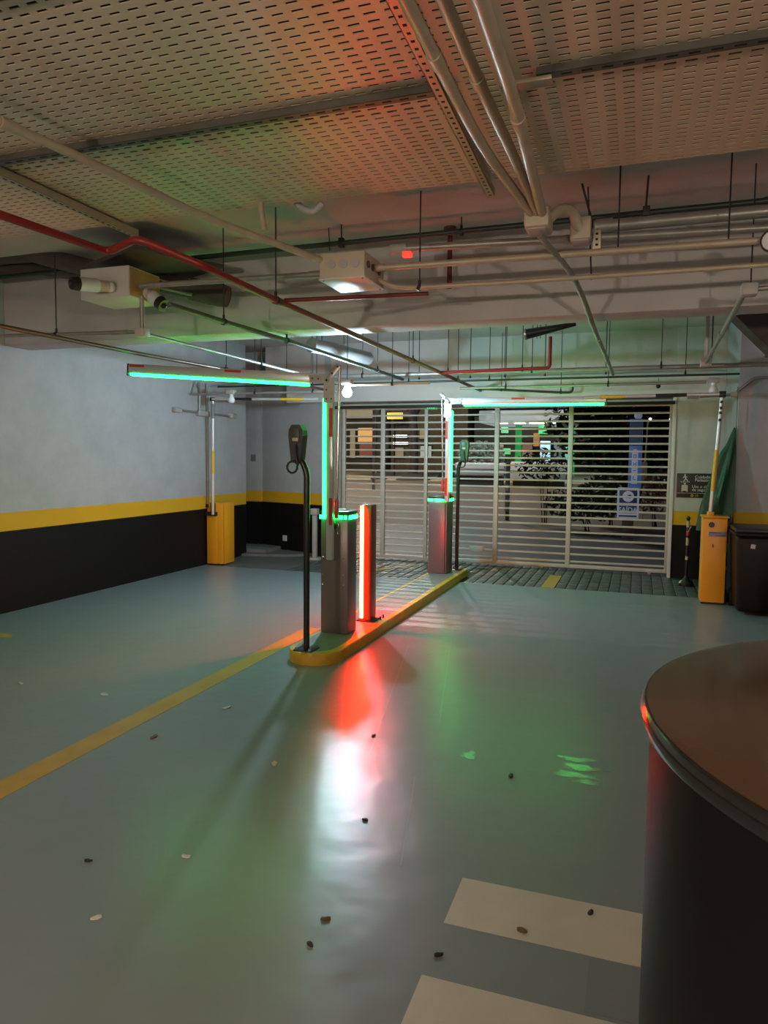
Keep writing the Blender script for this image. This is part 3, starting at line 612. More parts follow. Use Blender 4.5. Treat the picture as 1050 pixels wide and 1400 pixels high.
# red light post
rp = thing('red_light_post', (-2.19, 5.88, .0835), 'slim post with a glowing red light strip behind near cabinet', 'light post')
MB().box((-2.245, 5.80, .0835), (-2.135, 5.93, 1.095), bev=.008).build('body', mat('post_red_brown', (.20, .06, .04), .35), rp)
MB().box((-2.235, 5.788, .11), (-2.205, 5.801, 1.085), bev=.005).build('led_strip', LEDR, rp)
MB().box((-2.215, 5.929, .11), (-2.185, 5.942, 1.085), bev=.005).build('led_strip', LEDR, rp)
MB().box((-2.182, 5.794, .10), (-2.142, 5.801, 1.06), bev=.002).build('diffuser', mat('lit_amber_diffuser', (.45, .12, .04), .3), rp)  # diffuser's amber tone stands in for the strip's light across the front
MB().box((-2.26, 5.78, .0835), (-2.10, 5.95, .095), bev=.003).build('base_plate', DARK, rp)
for p in ((-2.08, 5.9), (-2.085, 5.98)): MB().rod((p[0], p[1], .085), (p[0], p[1], .115), .007, 8).build('bolt', DARK, rp)

# reader posts
def reader(label, x, y, s, zt):
    root = thing('reader_post', (x, y, .0835), label, 'reader post')
    MB().tube([(x, y, .09), (x, y, zt-.09), (x+s*.035, y-.0, zt-.01), (x+s*.075, y, zt+.015)], .0225, 16, .09).build('pole', BLACKM, root)
    MB().box((x-.075, y-.075, .0835), (x+.075, y+.075, .093), bev=.003).build('base_plate', BLACKM, root)
    for a in (-1, 1):
        for b in (-1, 1): MB().rod((x+a*.058, y+b*.058, .09), (x+a*.058, y+b*.058, .112), .007, 8).build('bolt', GALV, root)
    hx, hz = x+s*.075, zt+.115
    w = .058
    poly = [(-w*.62, -.135), (w*.62, -.135), (w, .06), (w*.95, .10), (w*.55, .14), (-w*.55, .14), (-w*.95, .10), (-w, .06)]
    hd = MB().prism([(hx+a*1.0, hz+b) for a, b in poly], y-.03, y+.05, 'y').build('head', mat('reader_grey', (.045, .055, .058), .3), root, smooth=False)
    MB().prism([(hx+a*.82, hz+b*.9) for a, b in poly], y+.05, y+.058, 'y').build('screen', mat('reader_glass', (.01, .01, .012), .08), hd, smooth=False)
    MB().box((hx-.03, y-.036, hz+.01), (hx+.03, y-.029, hz+.11), bev=.004).build('back_cover', mat('reader_back', (.07, .07, .065), .4), hd)
    MB().box((hx-.022, y-.040, hz+.02), (hx+.022, y-.035, hz+.045), bev=.002).build('sticker', BEIGE, hd)
    cx, cz = hx-.018, hz-.165
    pts = [(hx+.005, y-.04, hz-.0), (hx+.012, y-.05, hz-.08), (hx+.03, y-.05, hz-.15)]
    for k in range(13):
        a = math.radians(10-k*29); pts.append((cx+.042*math.cos(a), y-.05+k*.001, cz+.042*math.sin(a)))
    MB().tube(pts, .0085, 10).build('cable', BLACK, root)
    return root
reader('near black reader post with coiled cable at the island nose', -2.262, 4.78, -1, 1.475)
reader('far black reader post beside the far cabinet', -2.145, 8.98, 1, 1.475)

# ------------------------------------------------------------------ old yellow barriers
def stick(root, p, q, r, bands, base_m):
    p, q = Vector(p), Vector(q)
    MB().rod(p, q, r, 16).build('pole', base_m, root)
    for (a, b, m_) in bands: MB().rod(p.lerp(q, a), p.lerp(q, b), r*1.06, 16).build('tape_band', m_, root)
TAPEY = mat('yellow_tape', (.70, .45, .03), .4); TAPEK = mat('black_tape', (.015, .015, .015), .4); STK = mat('white_aluminium', (.60, .59, .57), .3, .4)
yl = thing('yellow_barrier', (-5.45, 8.75, 0), 'yellow barrier cabinet against the left wall with upright arm', 'barrier')
MB().box((-5.575, 8.60, .02), (-5.335, 8.90, .86), bev=.008).build('body', YCAB, yl)
MB().box((-5.575, 8.592, .02), (-5.42, 8.602, .68), bev=.003).build('door', YCAB, yl)
MB().box((-5.325, 8.62, .02), (-5.318, 8.88, .83), bev=.003).build('side_panel', YCAB, yl)
MB().box((-5.58, 8.56, .685), (-5.41, 8.61, .735), bev=.004).build('arm_mount', DARK, yl)
MB().box((-5.52, 8.598, .735), (-5.44, 8.601, .855)).build('arm_slot', mat('slot_shadow', (.10, .05, .01), .6), yl, smooth=False)
for x in (-5.56, -5.35): MB().box((x-.012, 8.61, 0), (x+.012, 8.64, .025)).build('foot', DARK, yl, smooth=False)
stick(yl, (-5.455, 8.555, .70), (-5.44, 8.555, 2.25), .021, [(.36, .56, TAPEY), (.84, .97, mat('grey_tape', (.2, .2, .2), .4))], STK)
stick(yl, (-5.44, 8.54, 2.262), (-3.88, 8.54, 2.232), .018, [(.20, .39, TAPEK), (.66, .87, TAPEY)], STK)
MB().box((-5.475, 8.53, 2.235), (-5.405, 8.575, 2.285), bev=.008).build('elbow', DARK, yl)
yr = thing('yellow_barrier', (.77, 8.32, 0), 'yellow barrier cabinet beside the black bin with leaning arm', 'barrier')
MB().box((.655, 8.20, .02), (.89, 8.44, .905), bev=.012).build('body', YCAB, yr)
MB().box((.645, 8.19, .905), (.905, 8.45, .925), bev=.006).build('lid', YCAB, yr)
MB().rod((.738, 8.205, .835), (.738, 8.195, .835), .029, 24).build('port', BLACK, yr)
pl = MB().box((.715, 8.192, .715), (.880, 8.201, .765), bev=.002).build('name_plate', mat('plate_lavender', (.22, .22, .34), .4), yr)
MB().box((.72, 8.1905, .748), (.83, 8.1925, .756)).build('print_line', mat('print_dark', (.06, .06, .12), .5), pl, smooth=False)
MB().box((.78, 8.1905, .724), (.87, 8.1925, .730)).build('print_line', MATS['print_dark'], pl, smooth=False)
MB().box((.752, 8.194, .60), (.764, 8.201, .635), bev=.002).build('keyhole', mat('key_dark', (.12, .06, .02), .5), yr)
MB().box((.665, 8.21, 0), (.88, 8.43, .022)).build('plinth', DARK, yr, smooth=False)
MB().box((.70, 8.27, .92), (.765, 8.36, .965), bev=.008).build('arm_mount', YCAB, yr)
stick(yr, (.73, 8.31, .93), (.795, 8.31, 2.165), .021, [(.20, .55, TAPEY)], STK)
for t in (.80, .86, .90, .95): 
    p = Vector((.73, 8.31, .93)).lerp(Vector((.795, 8.31, 2.165)), t); MB().box(p+Vector((-.014, -.0225, -.014)), p+Vector((.012, -.019, .014)), bev=.002).build('sticker_letter', TAPEK, yr)
stick(yr, (.80, 8.30, 2.185), (-.585, 8.30, 2.175), .018, [(.25, .47, TAPEK), (.69, .88, TAPEY)], STK)
MB().box((.765, 8.28, 2.15), (.83, 8.33, 2.215), bev=.008).build('elbow', DARK, yr)

# ------------------------------------------------------------------ right hand corner things
bn = thing('wheeled_bin', (1.25, 8.0, 0), 'dark wheeled bin with hinged lid at the right edge', 'bin')
BIN = mat('bin_plastic', (.010, .0075, .005), .45, var=.15, spec=.2); 
def frustum(mb, x0, x1, y0, y1, z0, z1, t):
    a = [(x0+t, y0+t, z0), (x1-t, y0+t, z0), (x1-t, y1-t, z0), (x0+t, y1-t, z0)]; b = [(x0, y0, z1), (x1, y0, z1), (x1, y1, z1), (x0, y1, z1)]
    A = [mb.bm.verts.new(p) for p in a]; B = [mb.bm.verts.new(p) for p in b]
    mb.bm.faces.new(A[::-1]); mb.bm.faces.new(B)
    for k in range(4): mb.bm.faces.new((A[k], A[(k+1) % 4], B[(k+1) % 4], B[k]))
    bmesh.ops.bevel(mb.bm, geom=mb.bm.edges[:], offset=.04, segments=3, affect='EDGES', profile=.5); return mb
frustum(MB(), .92, 1.48, 7.70, 8.30, .03, .78, .03).build('body', BIN, bn)
MB().box((.90, 7.68, .775), (1.50, 8.32, .805), bev=.012).build('rim', BIN, bn)
MB().box((.91, 7.70, .803), (1.49, 8.34, .850), bev=.02).build('lid', BLACK, bn)
MB().rod((.93, 8.36, .80), (1.47, 8.36, .80), .014, 10).build('handle', BLACK, bn)
for x in (.96, 1.44): MB().rod((x-.025, 8.24, .09), (x+.025, 8.24, .09), .09, 20).build('wheel', BLACK, bn)
MB().box((1.045, 7.697, .66), (1.085, 7.706, .70), rot=Matrix.Rotation(.1, 3, 'Y')).build('sticker', mat('sticker_white', (.55, .55, .55), .5), bn, smooth=False)
def chain_post(label, x, y, h, lean=0.0):
    root = thing('chain_post', (x, y, 0), label, 'post')
    MB().lathe([(.085, 0), (.085, .03), (.03, .09), (.022, .12)], (x, y, 0), 20).build('base', BLACK, root)
    MB().rod((x, y, .1), (x+lean, y, h), .016, 12).build('pole', BLACK, root)
    a, b = Vector((x, y, .1)), Vector((x+lean, y, h))
    for (t0, t1, mm) in ((.30, .36, 'w'), (.55, .68, 'w'), (.72, .80, 'r'), (.86, .97, 'w')):
        MB().rod(a.lerp(b, t0), a.lerp(b, t1), .0185, 12).build('tape_band', REFL if mm == 'r' else BEIGE, root)
    MB().sphere((x+lean, y, h+.01), .024).build('cap', BLACK, root)
    MB().box((x+.012, y-.02, h*.80), (x+.020, y+.01, h*.90), rot=Matrix.Rotation(.5, 3, 'Y')).build('tape_tail', BEIGE, root, smooth=False)
chain_post('taped black post standing left of the right yellow barrier', .585, 9.35, .80)
chain_post('taped black post squeezed between the yellow barrier and the bin', .915, 8.50, .86, 0.0)
# green cover leaning in the corner
gt = thing('green_cover', (.86, 8.72, 0), 'dark green cloth cover hanging in the corner behind yellow barrier', 'cover')
def drape():
    bm = bmesh.new(); n, mz = 40, 18; rows = []
    for j in range(mz):
        t = j/(mz-1); zz = 1.84-1.08*t; w = .03+.155*min(1, t*1.3)**.8; cx = .975-.165*t
        if t < .18: w *= .8
        row = []
        for k in range(n):
            a = 2*math.pi*k/n; f = 1+.16*math.sin(a*7+t*2)*min(1, t*3)+.05*math.sin(a*13+t*9)
            px_ = cx+w*f*math.cos(a); row.append(bm.verts.new((min(px_, .975), 8.60+.62*w*f*math.sin(a), zz+.02*math.sin(a*3))))
        rows.append(row)
    for A, B in zip(rows, rows[1:]):
        for k in range(n): bm.faces.new((A[k], A[(k+1) % n], B[(k+1) % n], B[k]))
    bm.faces.new(rows[0]); mb = MB(); mb.bm.free(); mb.bm = bm; return mb
drape().build('cloth', GRN, gt)
MB().rod((.968, 8.56, 1.8), (.968, 8.56, 2.28), .003, 6).build('cord', DARK, gt)
MB().rod((.85, 8.62, 0), (.90, 8.62, 1.2), .02, 10).build('pole', BLACKM, gt)
cn = thing('wall_conduit', (1.0, 8.57, 2.2), 'bent conduit with outlet box on the right column', 'conduit')
MB().tube([(.52, 8.585, 2.185), (.93, 8.585, 2.20), (1.12, 8.575, 2.37), (2.2, 8.575, 2.37)], .016, 12, .04).build('tube', CONDUIT, cn)
MB().box((.48, 8.55, 2.16), (.60, 8.615, 2.21), bev=.012).build('outlet', BOXG, cn)
MB().box((.90, 8.555, 2.175), (.97, 8.60, 2.23), bev=.01).build('elbow_box', BOXG, cn)

# pedestrian sign
sg = thing('warning_sign', (.75, 9.89, 1.03), 'black notice with walking figure and seat belt figure beside gate', 'sign')
SB = mat('sign_black', (.018, .018, .016), .4); SWt = mat('sign_white_print', (.55, .54, .48), .5); SYl = mat('sign_yellow_print', (.55, .42, .05), .5)
MB().box((.465, 9.888, 1.03), (1.03-.05, 9.90, 1.335), bev=.002).build('board', SB, sg)
text('lettering', 'Cuidado', .052, SWt, sg, (.675, 9.8875, 1.275), bold=.0008); text('lettering', 'Pedestres', .052, SWt, sg, (.675, 9.8875, 1.235), bold=.0008)
text('lettering', 'Use o cinto', .050, SWt, sg, (.645, 9.8875, 1.155), bold=.0008); text('lettering', 'de seguran\u00e7a', .050, SWt, sg, (.645, 9.8875, 1.115), bold=.0008)
MB().box((.47, 9.8865, 1.085), (.975, 9.889, 1.089)).build('rule_line', SWt, sg, smooth=False)
MB().rod((.65, 9.889, 1.058), (.65, 9.886, 1.058), .017, 20).build('emblem', SYl, sg); MB().rod((.65, 9.887, 1.058), (.65, 9.8855, 1.058), .007, 16).build('emblem_hole', SB, sg)
text('lettering', '10', .042, SYl, sg, (.68, 9.8875, 1.044))
def fig(parts, name):
    mb = MB()
    for p in parts:
        if len(p) == 3: mb.rod((p[0], 9.889, p[1]), (p[0], 9.8865, p[1]), p[2], 14)
        else: mb.box((-.5*math.hypot(p[2]-p[0], p[3]-p[1])+(p[0]+p[2])/2, 9.8865, (p[1]+p[3])/2-p[4]), (.5*math.hypot(p[2]-p[0], p[3]-p[1])+(p[0]+p[2])/2, 9.889, (p[1]+p[3])/2+p[4]), rot=Matrix.Rotation(-math.atan2(p[3]-p[1], p[2]-p[0]), 3, 'Y'))
    return mb.build(name, SWt, sg, smooth=False)
fig([(.56, 1.318, .010), (.555, 1.308, .57, 1.265, .009), (.57, 1.268, .545, 1.238, .006), (.57, 1.268, .595, 1.238, .006), (.552, 1.30, .535, 1.275, .004), (.565, 1.30, .59, 1.285, .004)], 'walking_figure')
for k in range(5): MB().prism([(.512+k*.023, 1.222), (.524+k*.023, 1.222), (.520+k*.023, 1.236), (.511+k*.023, 1.236)], 9.8865, 9.889, 'y').build('zebra_mark', SWt, sg, smooth=False)
fig([(.56, 1.205, .013), (.56, 1.19, .56, 1.115, .026), (.532, 1.185, .530, 1.105, .007), (.588, 1.185, .590, 1.105, .007)], 'seated_figure')

# ------------------------------------------------------------------ left corner details
wc = thing('wall_conduit', (-5.57, 8.6, .83), 'grey conduit cross with two outlet boxes on the left wall', 'conduit')
MB().rod((-5.575, 8.62, .83), (-5.575, 8.62, 2.48), .017, 12).build('riser', CONDUIT, wc)
MB().rod((-5.575, 8.44, 2.07), (-5.575, 8.44, 2.48), .014, 12).build('riser', CONDUIT, wc)
MB().rod((-5.575, 7.92, 2.08), (-5.575, 9.26, 2.07), .014, 12).build('cross_tube', CONDUIT, wc)
for y in (7.92, 9.26): MB().box((-5.60, y-.07, 2.045), (-5.53, y+.07, 2.11), bev=.012).build('outlet', BOXG, wc)
MB().box((-5.60, 8.38, 2.03), (-5.54, 8.68, 2.10), bev=.01).build('tee', BOXG, wc)
MB().tube([(-5.575, 8.44, 2.40), (-5.50, 8.30, 2.46), (-5.40, 8.2, 2.30)], .014, 10, .05).build('link_tube', CONDUIT, wc)
MB().box((-5.60, 8.60, .79), (-5.54, 8.64, .84), bev=.004).build('end_box', DARK, wc)
tag(MB().box((-5.89, 10.352, 1.42), (-5.80, 10.36, 1.53), bev=.002).build('notice_plate', mat('notice_grey', (.18, .17, .17), .5)), 'small grey notice on the narrow pier left of the back wall', 'notice')
d_ = Vector((1.41, -.48, 0)).normalized(); nrm = Vector((-.48, -1.41, 0)).normalized(); nrm = Vector((d_.y, -d_.x, 0))
pc_ = Vector((-5.74, 10.40, .22)) + d_*.56 + nrm*.006
so = MB().box(pc_-Vector((.045, .006, .045)), pc_+Vector((.045, .006, .045)), bev=.004, rot=Matrix((d_, -nrm, Vector((0, 0, 1)))).transposed()).build('wall_socket', mat('socket_white', (.6, .6, .58), .4)); tag(so, 'white square wall socket low on the dark back wall', 'socket')
bo = thing('short_post', (-4.42, 9.62, 0), 'short pale post with square cap and foot in the back corner', 'post')
MB().box((-4.45, 9.59, .03), (-4.39, 9.65, .66), bev=.004).build('post', BOXG, bo); MB().box((-4.47, 9.57, .66), (-4.37, 9.67, .75), bev=.008).build('cap', BOXG, bo); MB().box((-4.52, 9.53, 0), (-4.32, 9.71, .03), bev=.006).build('foot', BOXG, bo)

# ------------------------------------------------------------------ sliding gate
gy = 10.08
gt_ = thing('sliding_gate', (-1.88, gy, 0), 'wide sliding gate of pale horizontal bars closing the exit', 'gate')
N = 22; zb0, zb1 = .115, 2.205
bar_me = None
for k in range(N):
    zc = zb0+(zb1-zb0)*k/(N-1)
    if bar_me is None:
        o = MB().box((-4.17, gy-.012, zc-.0125), (.40, gy+.012, zc+.0125), bev=.003).build('bar', GATE, gt_); bar_me = o.data; z00 = zc
    else:
        o = bpy.data.objects.new('bar', bar_me); COL.objects.link(o); o.parent = gt_; o.location = (0, 0, zc-z00)
for x, w in ((-4.15, .05), (-3.535, .065), (-2.88, .05), (-1.862, .065), (-.868, .06), (.385, .05)):
    MB().box((x-w/2, gy-.032, .035), (x+w/2, gy+.02, 2.255), bev=.005).build('stile', GATE, gt_)
MB().box((-4.17, gy-.028, .030), (.41, gy+.022, .075), bev=.004).build('bottom_rail', GATE, gt_)
MB().box((-4.17, gy-.028, 2.235), (.41, gy+.022, 2.28), bev=.004).build('top_rail', GATE, gt_)
for x in (-2.3, -1.2, .18):
    MB().rod((x-.02, gy, .028), (x+.02, gy, .028), .035, 16).build('wheel', mat('wheel_pale', (.35, .30, .25), .5), gt_)
    MB().box((x-.05, gy-.03, .03), (x+.05, gy+.03, .065), bev=.004).build('wheel_guard', GATE, gt_)
MB().box((-2.22, gy-.04, .19), (-2.02, gy-.028, .27), bev=.003).build('lock_plate', GATE, gt_)
tk = struct(MB().box((-4.3, 9.86, 2.20), (.41, 9.90, 2.24), bev=.004).build('trim_gate_track', DARK))
es = thing('exit_light', on_y(590, 557, 9.95), 'small green lit sign on the gate head left of far arm', 'sign')
p = on_y(590, 557, 9.95); MB().box(p-Vector((.085, .012, .03)), p+Vector((.085, .012, .03)), bev=.006).build('case', mat('sign_green', (.01, .12, .04), .4, emit=(.03, .9, .22), estr=.35), es)
for k in range(4): MB().box(p+Vector((-.06+k*.03, -.0145, -.012)), p+Vector((-.045+k*.03, -.012, .014))).build('mark', mat('sign_mint', (.3, .8, .5), .4, emit=(.3, 1, .6), estr=1.0), es, smooth=False)

# ------------------------------------------------------------------ foreground drum
dr = thing('round_drum', (.574, 1.13, 0), 'large black drum with a glossy brown round top in the foreground', 'drum')
R0 = .557
MB().lathe([(R0-.02, 0), (R0-.012, .02), (R0-.012, 1.10), (R0-.02, 1.12)], (.574, 1.13, 0), 96).build('body', mat('drum_black', (.008, .007, .006), .42, spec=.2), dr)
MB().lathe([(R0-.012, 1.115), (R0, 1.12), (R0+.003, 1.128), (R0+.003, 1.140), (R0-.003, 1.148)], (.574, 1.13, 0), 96).build('rim', mat('drum_rim', (.02, .018, .018), .15), dr)
MB().lathe([(R0-.006, 1.140), (R0-.006, 1.1495), (R0-.02, 1.151)], (.574, 1.13, 0), 96).build('top', mat('drum_top_brown', (.085, .050, .028), .12, var=.12, vscale=3), dr)
wp = tag(MB().rod((1.235, 7.2, 0), (1.235, 7.2, .42), .05, 16).build('white_pipe_stub', WHITE), 'white stub at the right edge in front of the bin', 'pipe')

# ------------------------------------------------------------------ litter on the floor
LEAF = mat('dry_leaf', (.16, .09, .04), .7, var=.3); LEAFK = mat('dark_leaf', (.025, .022, .02), .7); CHIP = mat('pale_chip', (.55, .53, .48), .6)
lit = [(-3.77, 3.62, 'c', 'pale paper scrap nearest the left edge of floor'), (-3.11, 3.63, 'c', 'pale paper scrap left of the yellow lane line'), (-2.27, 3.69, 'c', 'pale crumpled scrap right of the yellow lane line'),
       (-2.39, 3.16, 'l', 'brown leaf right beside the yellow lane line'), (-1.63, 3.08, 'c', 'pale chip in the post shadow'), (-1.87, 2.08, 'k', 'dark leaf on the left foreground floor'),
       (-1.61, 1.82, 'c', 'white chip at lower left of the floor'), (-1.30, 3.59, 'k', 'dark curled leaf below the red reflection'), (-.52, 3.35, 'k', 'dark round stain like leaf left of the green ripple reflection'),
       (-.91, 2.07, 'l', 'brown leaf below the white glare on floor'), (-.905, 1.94, 'k', 'dark leaf beneath the brown leaf in foreground'), (-.52, 2.03, 'k', 'dark leaf between the white zebra stripes at their left'),
       (-1.55, 2.23, 'c', 'tiny yellow chip in the green lit floor'), (-1.02, 2.72, 'k', 'small dark leaf inside the white glare'), (-.30, 2.23, 'l', 'brown leaf on the upper white zebra stripe'), (-.10, 2.40, 'k', 'grey leaf near the right end of the upper zebra stripe')]
for i, (x, y, k, l) in enumerate(lit):
    bm = bmesh.new(); n = 9; a0 = random.uniform(0, 6.28); L = {'c': .019, 'l': .017, 'k': .015}[k]*(1 if y < 3 else 1.5); W = L*random.uniform(.35, .6)
    top = [bm.verts.new((x+L*math.cos(2*math.pi*q/n)*math.cos(a0)-W*math.sin(2*math.pi*q/n)*math.sin(a0), y+L*math.cos(2*math.pi*q/n)*math.sin(a0)+W*math.sin(2*math.pi*q/n)*math.cos(a0), .003+.006*abs(math.sin(q*2.3+i)))) for q in range(n)]
    c = bm.verts.new((x, y, .010)); bb = [bm.verts.new((v.co.x, v.co.y, .0016)) for v in top]
    for q in range(n): bm.faces.new((top[q], top[(q+1) % n], c)); bm.faces.new((bb[q], bb[(q+1) % n], top[(q+1) % n], top[q]))
    bm.faces.new(bb[::-1]); mb = MB(); mb.bm.free(); mb.bm = bm
    tag(mb.build({'c': 'paper_scrap', 'l': 'fallen_leaf', 'k': 'fallen_leaf'}[k], {'c': CHIP, 'l': LEAF, 'k': LEAFK}[k]), l, 'litter', 'litter on the garage floor')

# ------------------------------------------------------------------ the street outside
def gz(y): return 0 if y < 14 else (y-14)*.021
ROAD = mat('road_brown', (.10, .075, .06), .7, var=.2, vscale=.6, bump=.3); DRIVE = mat('drive_stone', (.042, .042, .05), .55, var=.3, vscale=8, bump=.8, bscale=14)
SIDEW = mat('far_pavement', (.30, .27, .20), .7, var=.15, vscale=.8)
def slope(name, x0, x1, y0, y1, m_, dz=0):
    return struct(MB().quad([(x0, y0, gz(y0)+dz), (x1, y0, gz(y0)+dz), (x1, y1, gz(y1)+dz), (x0, y1, gz(y1)+dz)]).build(name, m_, smooth=False))
slope('floor_drive', -14, 6, 10.25, 15.2, DRIVE, -.012); slope('floor_road', -40, 20, 15.2, 33, ROAD, -.015); slope('floor_far_pavement', -45, 25, 33, 70, SIDEW, 0)
OUTW = mat('far_facade', (.22, .20, .17), .7, var=.2, vscale=.5)
def far_building(label, x0, x1, y0, y1, h, m_):
    z0 = gz(y0)-.1
    root = thing('far_building', ((x0+x1)/2, y0, z0), label, 'building')
    MB().box((x0, y0, z0), (x1, y1, h)).build('wall', m_, root, smooth=False); return root
fb1 = far_building('dark building across the street behind the left gate bars', -26, -15.7, 44, 50, 9, mat('facade_dark', (.06, .058, .05), .7, var=.3, vscale=.4))
FRM = mat('far_frame', (.05, .045, .04), .5)
def window(par, px0, py0, px1, py1, Y, m_, name='window', fr=True):
    a, b = on_y(px0, py1, Y-.06), on_y(px1, py0, Y-.06)
    w = MB().box((a.x-.06, Y-.10, a.z-.06), (b.x+.06, Y, b.z+.06)).build(name, FRM, par, smooth=False)
    MB().box((a.x, Y-.13, a.z), (b.x, Y-.095, b.z)).build('pane', m_, w, smooth=False); return w
def glow(name, c, e): return mat(name, c, .5, emit=c, estr=e)
GYEL = glow('lit_room_amber', (.85, .48, .16), .55); GYEL2 = glow('lit_sign_yellow', (.95, .72, .16), .9); GWH = glow('lit_tube_white', (.9, .97, 1.0), 6); GOL = glow('lit_dim_olive', (.42, .36, .22), .28); GRM = glow('lit_maroon', (.32, .12, .08), .22)
window(fb1, 490, 585, 513.5, 604, 44, GYEL); window(fb1, 492, 607, 512, 625, 44, GRM); window(fb1, 479, 588, 486, 626, 44, GOL)
window(fb1, 472, 552, 510, 572, 44, GOL); window(fb1, 528, 553, 556, 562, 44, MATS['far_facade'])
s1 = thing('lit_sign_board', on_y(540, 568, 38), 'yellow lit sign board seen between the upper gate bars', 'sign'); a, b = on_y(530, 573, 38), on_y(550, 564, 38)
MB().box((a.x, 37.9, a.z), (b.x, 38.1, b.z)).build('board', GYEL2, s1, smooth=False); MB().box(((a.x+b.x)/2-.03, 37.96, gz(38)), ((a.x+b.x)/2+.03, 38.04, a.z)).build('pole', FRM, s1, smooth=False)
fb2 = far_building('low building with two white light tubes behind the middle gate bars', -15.6, -10.4, 46, 52, 7, mat('facade_olive', (.16, .14, .10), .7, var=.2))
window(fb2, 538, 595, 557, 598, 46, GWH, 'light_tube'); window(fb2, 538, 604.5, 558, 607.5, 46, GWH, 'light_tube'); window(fb2, 540, 612, 552, 626, 46, GOL); window(fb2, 574, 588, 586, 600, 46, GOL); window(fb2, 575, 610, 590, 625, 46, glow('lit_grey_shop', (.45, .5, .5), .5))
BARK = mat('bark', (.022, .018, .015), .8, bump=.6); FOL = mat('night_foliage', (.028, .038, .018), .7, var=.5, vscale=3); FOLL = mat('lit_foliage', (.42, .50, .42), .6, var=.3)  # FOLL is coloured pale so that its shrubs look floodlit
def leaves(root, c, r, n, m_, name='foliage', size=.12):
    bm = bmesh.new()
    for k in range(n):
        d = Vector((random.gauss(0, 1), random.gauss(0, 1), random.gauss(0, 1))).normalized()*random.random()**.4
        p = Vector(c)+Vector((d.x*r[0], d.y*r[1], d.z*r[2])); a = Vector((random.uniform(-1, 1), random.uniform(-1, 1), random.uniform(-1, 1))).normalized(); b = a.orthogonal().normalized(); s_ = size*random.uniform(.6, 1.3)
        bm.faces.new([bm.verts.new(p+a*s_), bm.verts.new(p+b*s_*.4), bm.verts.new(p-a*s_), bm.verts.new(p-b*s_*.4)])
    mb = MB(); mb.bm.free(); mb.bm = bm; o = mb.build(name, m_, root, smooth=False); o['kind'] = 'stuff'; return o
def tree(label, px, Y, w, hcrown, rad, m_=None, n=900):
    b = on_y(px, 645, Y); z0 = gz(Y)
    root = thing('street_tree', (b.x, Y, z0), label, 'tree')
    MB().tube([(b.x, Y, z0-.1), (b.x+.05, Y, z0+1.6), (b.x-.05, Y, z0+3.4), (b.x+.1, Y, hcrown)], [w*1.25, w, w*.95, w*.5], 12).build('trunk', BARK, root)
    for s_ in (-1, 1): MB().tube([(b.x, Y, z0+3.0), (b.x+s_*.6, Y, z0+4.2), (b.x+s_*1.3, Y, hcrown+.3)], [w*.6, w*.4, w*.2], 8).build('branch', BARK, root)
    leaves(root, (b.x, Y, hcrown+.8), (rad, rad*.7, rad*.55), n, m_ or FOL, size=.22)
    MB().lathe([(w*4.5, 0), (w*3, .22), (w*1.1, .34)], (b.x, Y, z0-.02), 20).build('planting_mound', mat('soil', (.02, .017, .014), .9), root)
tree('thin street tree trunk behind the left gate section', 518, 34, .10, 5.2, 2.4)
tree('stout street tree trunk behind the second gate section', 565, 34, .20, 5.4, 2.8)
tree('street tree behind the far cabinet', 610, 36, .12, 5.2, 2.2)
# service station
gs = thing('station_canopy', on_y(720, 640, 40), 'lit service station canopy with green columns behind the gate', 'canopy')
a, b = on_y(672, 580, 40), on_y(772, 566, 40)
MB().box((a.x-.4, 38.5, a.z), (b.x+.4, 44, a.z+.65), bev=.05).build('roof', mat('canopy_grey_glow', (.48, .50, .50), .5, emit=(.8, .9, .9), estr=.28), gs)  # faint self-glow added so that the roof looks lit
for (px, py) in ((684, 578), (693, 573), (701, 567), (722, 575), (730, 572), (738, 567), (709, 566), (735, 577)):
    p = on_z(px, py, a.z-.01); 
    if not (38.6 < p.y < 43.9): p.y = max(38.8, min(43.7, p.y)); 
    MB().box((p.x-.28, p.y-.2, a.z-.04), (p.x+.28, p.y+.2, a.z-.005)).build('downlight', glow('canopy_light', (.95, 1.0, .98), 4), gs, smooth=False)
for px in (709, 782):
    p = on_y(px, 600, 41); MB().box((p.x-.17, 40.9, gz(41)-.05), (p.x+.17, 41.1, a.z)).build('column', mat('station_green_glow', (.03, .42, .10), .4, emit=(.03, .42, .10), estr=.25), gs, smooth=False)  # columns also glow faintly in their own green to look lit
def lit_box(name, label, cat, px0, py0, px1, py1, Y, m_, dep=.3, post=True):
    p, q = on_y(px0, py1, Y), on_y(px1, py0, Y)
    root = thing(name, ((p.x+q.x)/2, Y, gz(Y)), label, cat)
    MB().box((p.x, Y, p.z), (q.x, Y+dep, q.z), bev=.02).build('panel', m_, root)
    MB().box((p.x+.02, Y-.012, p.z+(q.z-p.z)*.42), (q.x-.02, Y-.004, p.z+(q.z-p.z)*.55)).build('stripe', MILK, root, smooth=False)
    if post and p.z > gz(Y)+.05: MB().box(((p.x+q.x)/2-.04, Y+.05, gz(Y)-.02), ((p.x+q.x)/2+.04, Y+.13, p.z)).build('pole', FRM, root, smooth=False)
    return root
SG = glow('station_sign_green', (.10, .62, .22), .8)
lit_box('station_sign', 'square green station sign left of the green column', 'sign', 685, 584, 694, 592, 39, SG); lit_box('station_sign', 'green station sign below the square one', 'sign', 688, 613, 697, 621, 38, SG)
lit_box('station_sign', 'angled green sign hanging right of the green column', 'sign', 736, 581, 750, 593, 40.4, SG); lit_box('station_sign', 'orange lit board behind the right of green column', 'sign', 729, 592, 737, 610, 42, glow('station_orange', (.70, .24, .06), .5))
